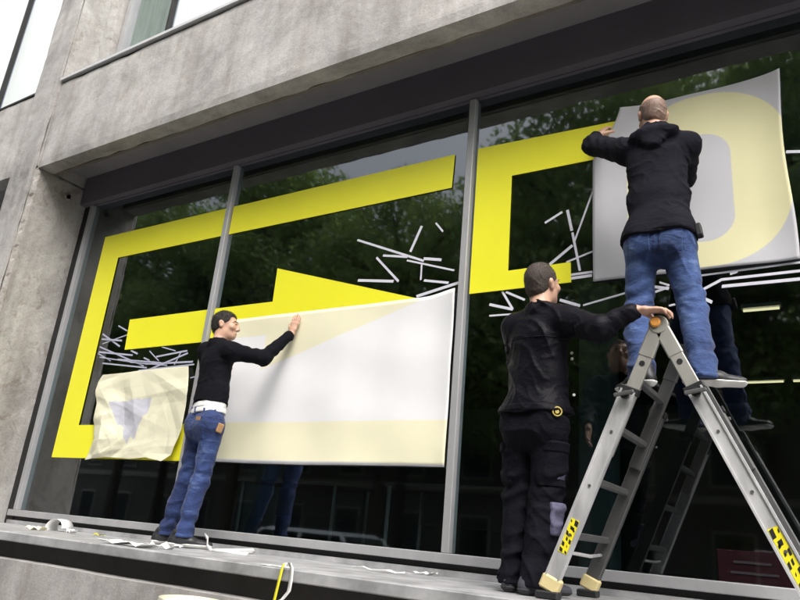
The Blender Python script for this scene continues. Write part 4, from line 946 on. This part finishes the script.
    L.wrinkle(.0045*fo, 46, g('seed', 1)+5); L.wrinkle(.002*fo, 100, g('seed', 1)+3)
    L.plane(J['pel']+upv*g('rise', .075), upv)
    zb = min(J['anL'][2], J['anR'][2])
    L.plane(vec(0, 0, zb-g('short', .045)), (0, 0, -1))
    leg = L.build(g('legname', 'jeans'), g('legs'), t)
    def patch(src, name, c, axes, half, off, m, parent):
        """pocket or patch sewn on: the garment's own surface, slightly proud, inside a box"""
        q = Field(src.lo, src.lo+src.h*(src.n-1), src.h)
        a = np.clip(((c-max(half)-.03-src.lo)/src.h).astype(int), 0, src.n); b = np.clip(((c+max(half)+.03-src.lo)/src.h).astype(int), 0, src.n)
        sl = tuple(slice(i, j) for i, j in zip(a, b)); q.lo = src.lo+a*src.h; q.v = src.v[sl].copy()-off; q.n = np.array(q.v.shape)
        X, Y, Z = q.all(); d = None
        for A, hh in zip(axes, half):
            e = np.abs((X-c[0])*A[0]+(Y-c[1])*A[1]+(Z-c[2])*A[2])-hh; d = e if d is None else np.maximum(d, e)
        q.v = np.maximum(q.v, d[:q.n[0], :q.n[1], :q.n[2]].astype(np.float32)); return q.build(name, m, parent)
    zv = vec(0, 0, 1); HFn = unit(HF)
    if g('pockets'):
        for q in (-1, 1):
            a_ = unit(HR+q*HFn*.25); patch(L, 'back_pocket', J['pel']+HR*q*.078-HFn*.12-zv*.105, [a_, np.cross(a_, zv), zv], (.058, .07, .068), .0045, g('legs'), leg)
        patch(L, 'seat_seam', J['pel']-HFn*.1-zv*.10, [HR, HFn, zv], (.004, .09, .11), .003, g('legs'), leg)
        patch(L, 'yoke_seam', J['pel']-HFn*.1-zv*.025, [HR, HFn, zv], (.2, .12, .004), .003, g('legs'), leg)
        for s_ in 'LR': patch(L, 'hem_fold', vec(J['an'+s_][0], J['an'+s_][1], zb-g('short', .045)+.01), [vec(1, 0, 0), vec(0, 1, 0), zv], (.11, .11, .012), .003, g('legs'), leg)
    if g('rib'):
        patch(T, 'waistband', hem+upv*.035, [R, Fw, upv], (.25, .2, .03), .003, g('top'), top)
    if g('cargo'):
        for s_, q in (('L', -1), ('R', 1)):
            c_ = J['hip'+s_]*.45+J['kn'+s_]*.55+HR*q*.07; patch(L, 'cargo_pocket', c_, [HFn, HR, zv], (.085, .075, .10), .010, g('legs'), leg)
            patch(L, 'pocket_flap', c_+zv*.085, [HFn, HR, zv], (.09, .08, .025), .015, g('legs'), leg)
        c_ = J['knR']+HR*.05-zv*.03; a_ = unit(HR-HFn*.2); o_ = np.cross(zv, a_)
        patch(L, 'knee_patch', c_-zv*.055, [a_, o_, zv], (.055, .05, .075), .012, 'lilac_patch', leg)
        patch(L, 'knee_patch', c_+zv*.175, [a_, o_, zv], (.055, .03, .05), .012, 'lilac_patch', leg)
        patch(T, 'back_yoke', mid-upv*.10-Fw*.1, [R, Fw, upv], (.26, .1, .004), .004, g('top'), top)
        patch(T, 'jacket_hem', hem+upv*.02, [R, Fw, upv], (.28, .25, .018), .004, g('top'), top)
    if g('belt'):
        for nm, m, z0, z1, ex in (('shirt_hem', 'white_cloth', .052, .10, .006), ('belt', 'white_leather', .008, .050, .013)):
            b = Field(J['pel']-.25, J['pel']+.25, .006); b.cone(J['pel']+upv*.09, cr, (.152*f_+ex, .106*f_+ex), (.160*f_+ex, .112*f_+ex), HR, 0)
            b.plane(J['pel']+upv*z1, upv, .004); b.plane(J['pel']+upv*z0, -upv, .004); b.build(nm, m, t)
        for q in range(-2, 3):
            d_ = unit(-HF*math.cos(q*.62)+HR*math.sin(q*.62)); c = J['pel']+upv*.03+HR*HR.dot(d_)*.166*f_+HF*HF.dot(d_)*.121*f_
            MB().beam(c-upv*.026, c+upv*.026, .014, .008, tuple(d_)).build('belt_loop', g('legs'), leg)
        c = J['pel']-upv*.03-HF*.128*f_+HR*.07; MB().beam(c-HR*.028, c+HR*.028, .03, .006, tuple(-HF)).build('leather_patch', 'leather_tan', leg)
    # --- shoes
    for s_ in 'LR':
        an = J['an'+s_]; fd = unit(vec(*g('toe'+s_), 0)); sd = np.cross(fd, vec(0, 0, 1)); z0 = g('floor'+s_, g('floor', 0.0))
        c = vec(an[0], an[1], z0); s2 = g('shoe_sc', 1.0)
        def foot(ex, h):
            q = Field(c-.26, c+vec(.26, .26, .2), .005)
            q.cone(c-fd*.062+vec(0, 0, .04), c+fd*.06+vec(0, 0, .045), (.036+ex, .04+ex*.3), (.044+ex, .036), sd, .02)
            q.cone(c+fd*.06+vec(0, 0, .038), c+fd*.165*s2+vec(0, 0, .03), (.046+ex, .034), (.038+ex, .024), sd, .02)
            if h: q.cone(c+vec(0, 0, .04)-fd*.02, c+vec(0, 0, .09)-fd*.025, (.042, .05), (.044, .054), sd, .02)
            return q
        q = foot(0, True); q.plane(c+vec(0, 0, .024), (0, 0, -1)); sh = q.build('shoe', g('shoe', 'shoe_black'), t)
        q = foot(.006, False); q.plane(c+vec(0, 0, .029), (0, 0, 1)); q.plane(c+vec(0, 0, .002), (0, 0, -1)); q.build('sole', g('sole', 'sole_white'), sh)
        for k in range(3):
            p = c+fd*(.035+.026*k)+vec(0, 0, .083-.010*k); MB().beam(p-sd*.024, p+sd*.024, .007, .006, (0, 0, 1)).build('lace', 'white_cloth' if g('laces') else 'shoe_black', sh)
    return t, R, Fw, upv, HR, HF
UPF = (0.1, .12, .98)
r1 = person('man in black sweater, white belt and blue jeans pressing a white sheet to the glass',
       dict(head=(-4.095, -.40, 1.665), neck=(-4.10, -.44, 1.52), shR=(-3.905, -.47, 1.425), shL=(-4.255, -.40, 1.465), elR=(-3.775, -.255, 1.42), wrR=(-3.69, -.075, 1.66),
            elL=(-4.36, -.24, 1.24), wrL=(-4.42, -.07, 1.34), pel=(-4.03, -.47, .925), hipR=(-3.935, -.495, .85), hipL=(-4.125, -.455, .87), knR=(-3.985, -.475, .46), anR=(-4.03, -.51, .085), knL=(-4.185, -.43, .47), anL=(-4.315, -.42, .085)),
       dict(hf=(.86, .50, .05), hu=(.05, .05, 1), sc=.97, fat=.98, toeR=(.62, .78), toeL=(.55, .83), handR=((.12, .16, .97), (0, 1, 0), (-1, 0, 0), .10), handL=(UPF, (0, 1, 0), (1, 0, 0), .1),
            hair='hair', top='sweater', legs='denim_dark', hem=-.085, hemtilt=.1, belt=True, shoe='shoe_black', sole='sole_white', laces=True, short=.015, leg=.92, shoe_sc=1.15, seed=1, fold=.9, rise=.03, pockets=True, hairoff=.004, strand=.012, line=[-.085, -.075, -.02, .02, -.005, .012, .06, .068]))
r2 = person('man in black work jacket and cargo trousers holding the ladder top',
       dict(head=(-1.318, -.75, 1.555), neck=(-1.31, -.79, 1.405), shR=(-1.15, -.83, 1.315), shL=(-1.472, -.73, 1.33), elR=(-.945, -.955, 1.215), wrR=(-.785, -.935, 1.296),
            elL=(-1.50, -.58, 1.10), wrL=(-1.44, -.44, 1.0), pel=(-1.325, -.77, .875), hipR=(-1.24, -.795, .79), hipL=(-1.41, -.75, .79), knR=(-1.275, -.755, .43), anR=(-1.29, -.81, .08), knL=(-1.425, -.71, .43), anL=(-1.425, -.735, .08)),
       dict(hf=(.32, .92, .22), hu=(.05, -.1, 1), sc=.97, fat=1.05, toeR=(.5, .86), toeL=(.12, .99), handR=((.95, .22, .0), (0, .1, -1), (0, 1, 0), .62), handL=((.1, .5, -.8), (1, 0, 0), (0, 1, 0), .4),
            hair='hair_cropped', strand=.006, hairoff=.003, top='jacket', topname='work_jacket', legs='work_trousers', legname='work_trousers', hem=.03, shoe='shoe_grey', sole='sole_dark', seed=4, fold=1.5, leg=1.18, collar=.045, shoe_sc=1.05, cargo=True, rise=-.005))
r3 = person('bald man in charcoal hooded top and jeans standing astride the ladder',
       dict(head=(-.785, -.43, 2.663), neck=(-.757, -.49, 2.505), shL=(-.925, -.475, 2.435), shR=(-.60, -.465, 2.40), elL=(-1.165, -.36, 2.60), wrL=(-1.208, -.13, 2.80), elR=(-.655, -.24, 2.33), wrR=(-.70, -.07, 2.54),
            pel=(-.742, -.56, 1.865), hipR=(-.652, -.57, 1.775), hipL=(-.832, -.57, 1.785), knR=(-.602, -.53, 1.42), anR=(-.55, -.62, 1.073), knL=(-.866, -.53, 1.43), anL=(-.84, -.62, 1.073)),
       dict(hf=(-.42, .88, .12), hu=(.0, -.08, 1), sc=.97, fat=1.03, toeR=(.93, .36), toeL=(-.75, .66), floor=.9935, floorL=.9935, floorR=.9935, handL=((.2, .55, .8), (.25, .85, -.45), (1, 0, 0), .5), handR=((.1, .2, .97), (0, 1, 0), (-1, 0, 0), .1),
            skin='skin', hair='stubble', strand=.0025, hairoff=.0016, hairtop=.075, top='hoodie', topname='hooded_top', legs='denim_mid', hem=.085, hood=True, rise=-.045, pockets=True, rib=True, shoe='shoe_black', sole='sole_white', seed=8, fold=1.2, leg=1.05, collar=.03))
# things on the work clothes of the man at the ladder
def blob(name, c, rad, axes, m, parent, cut=None):
    f = Field(np.array(c)-max(rad)-.02, np.array(c)+max(rad)+.02, .004); f.ell(c, rad, axes, 0); return f.build(name, m, parent)
t2, R2, F2, U2, HR2, HF2 = r2
zz = vec(0, 0, 1)
# badge on the rear pocket, press studs, reflective patches of the work clothes
c = vec(-1.175, -.885, .835); n_ = unit(vec(.45, -.85, 0)); s_ = np.cross(n_, zz)
ring = MB(); pts = [tuple(c+s_*.021*math.cos(a)+zz*.021*math.sin(a)+n_*.008) for a in np.linspace(0, 2*math.pi, 25)]
ring.tube(pts, .004, 6, cap=False).build('pocket_badge', 'brass', t2, smooth=True)
bd = MB().tube([tuple(c+n_*.002), tuple(c+n_*.009)], .010, 12).build('badge_centre', 'brass', t2)
for x, y, z in ((-1.128, -.82, 1.14), (-1.126, -.82, 1.11), (-1.112, -.83, .925)):
    MB().tube([(x, y, z), (x+.006, y-.012, z)], .007, 10).build('press_stud', 'stud', t2)

MB().beam((-.535, -.60, 1.775), (-.545, -.60, 1.845), .03, .055, (0, 1, 0)).build('belt_pouch', 'plastic_black', r3[0], bevel=.006)
MB().beam((-3.845, -.52, .80), (-3.835, -.51, .865), .022, .045, (.3, 1, 0)).build('pocket_tool', 'leather_tan', r1[0], bevel=.005)
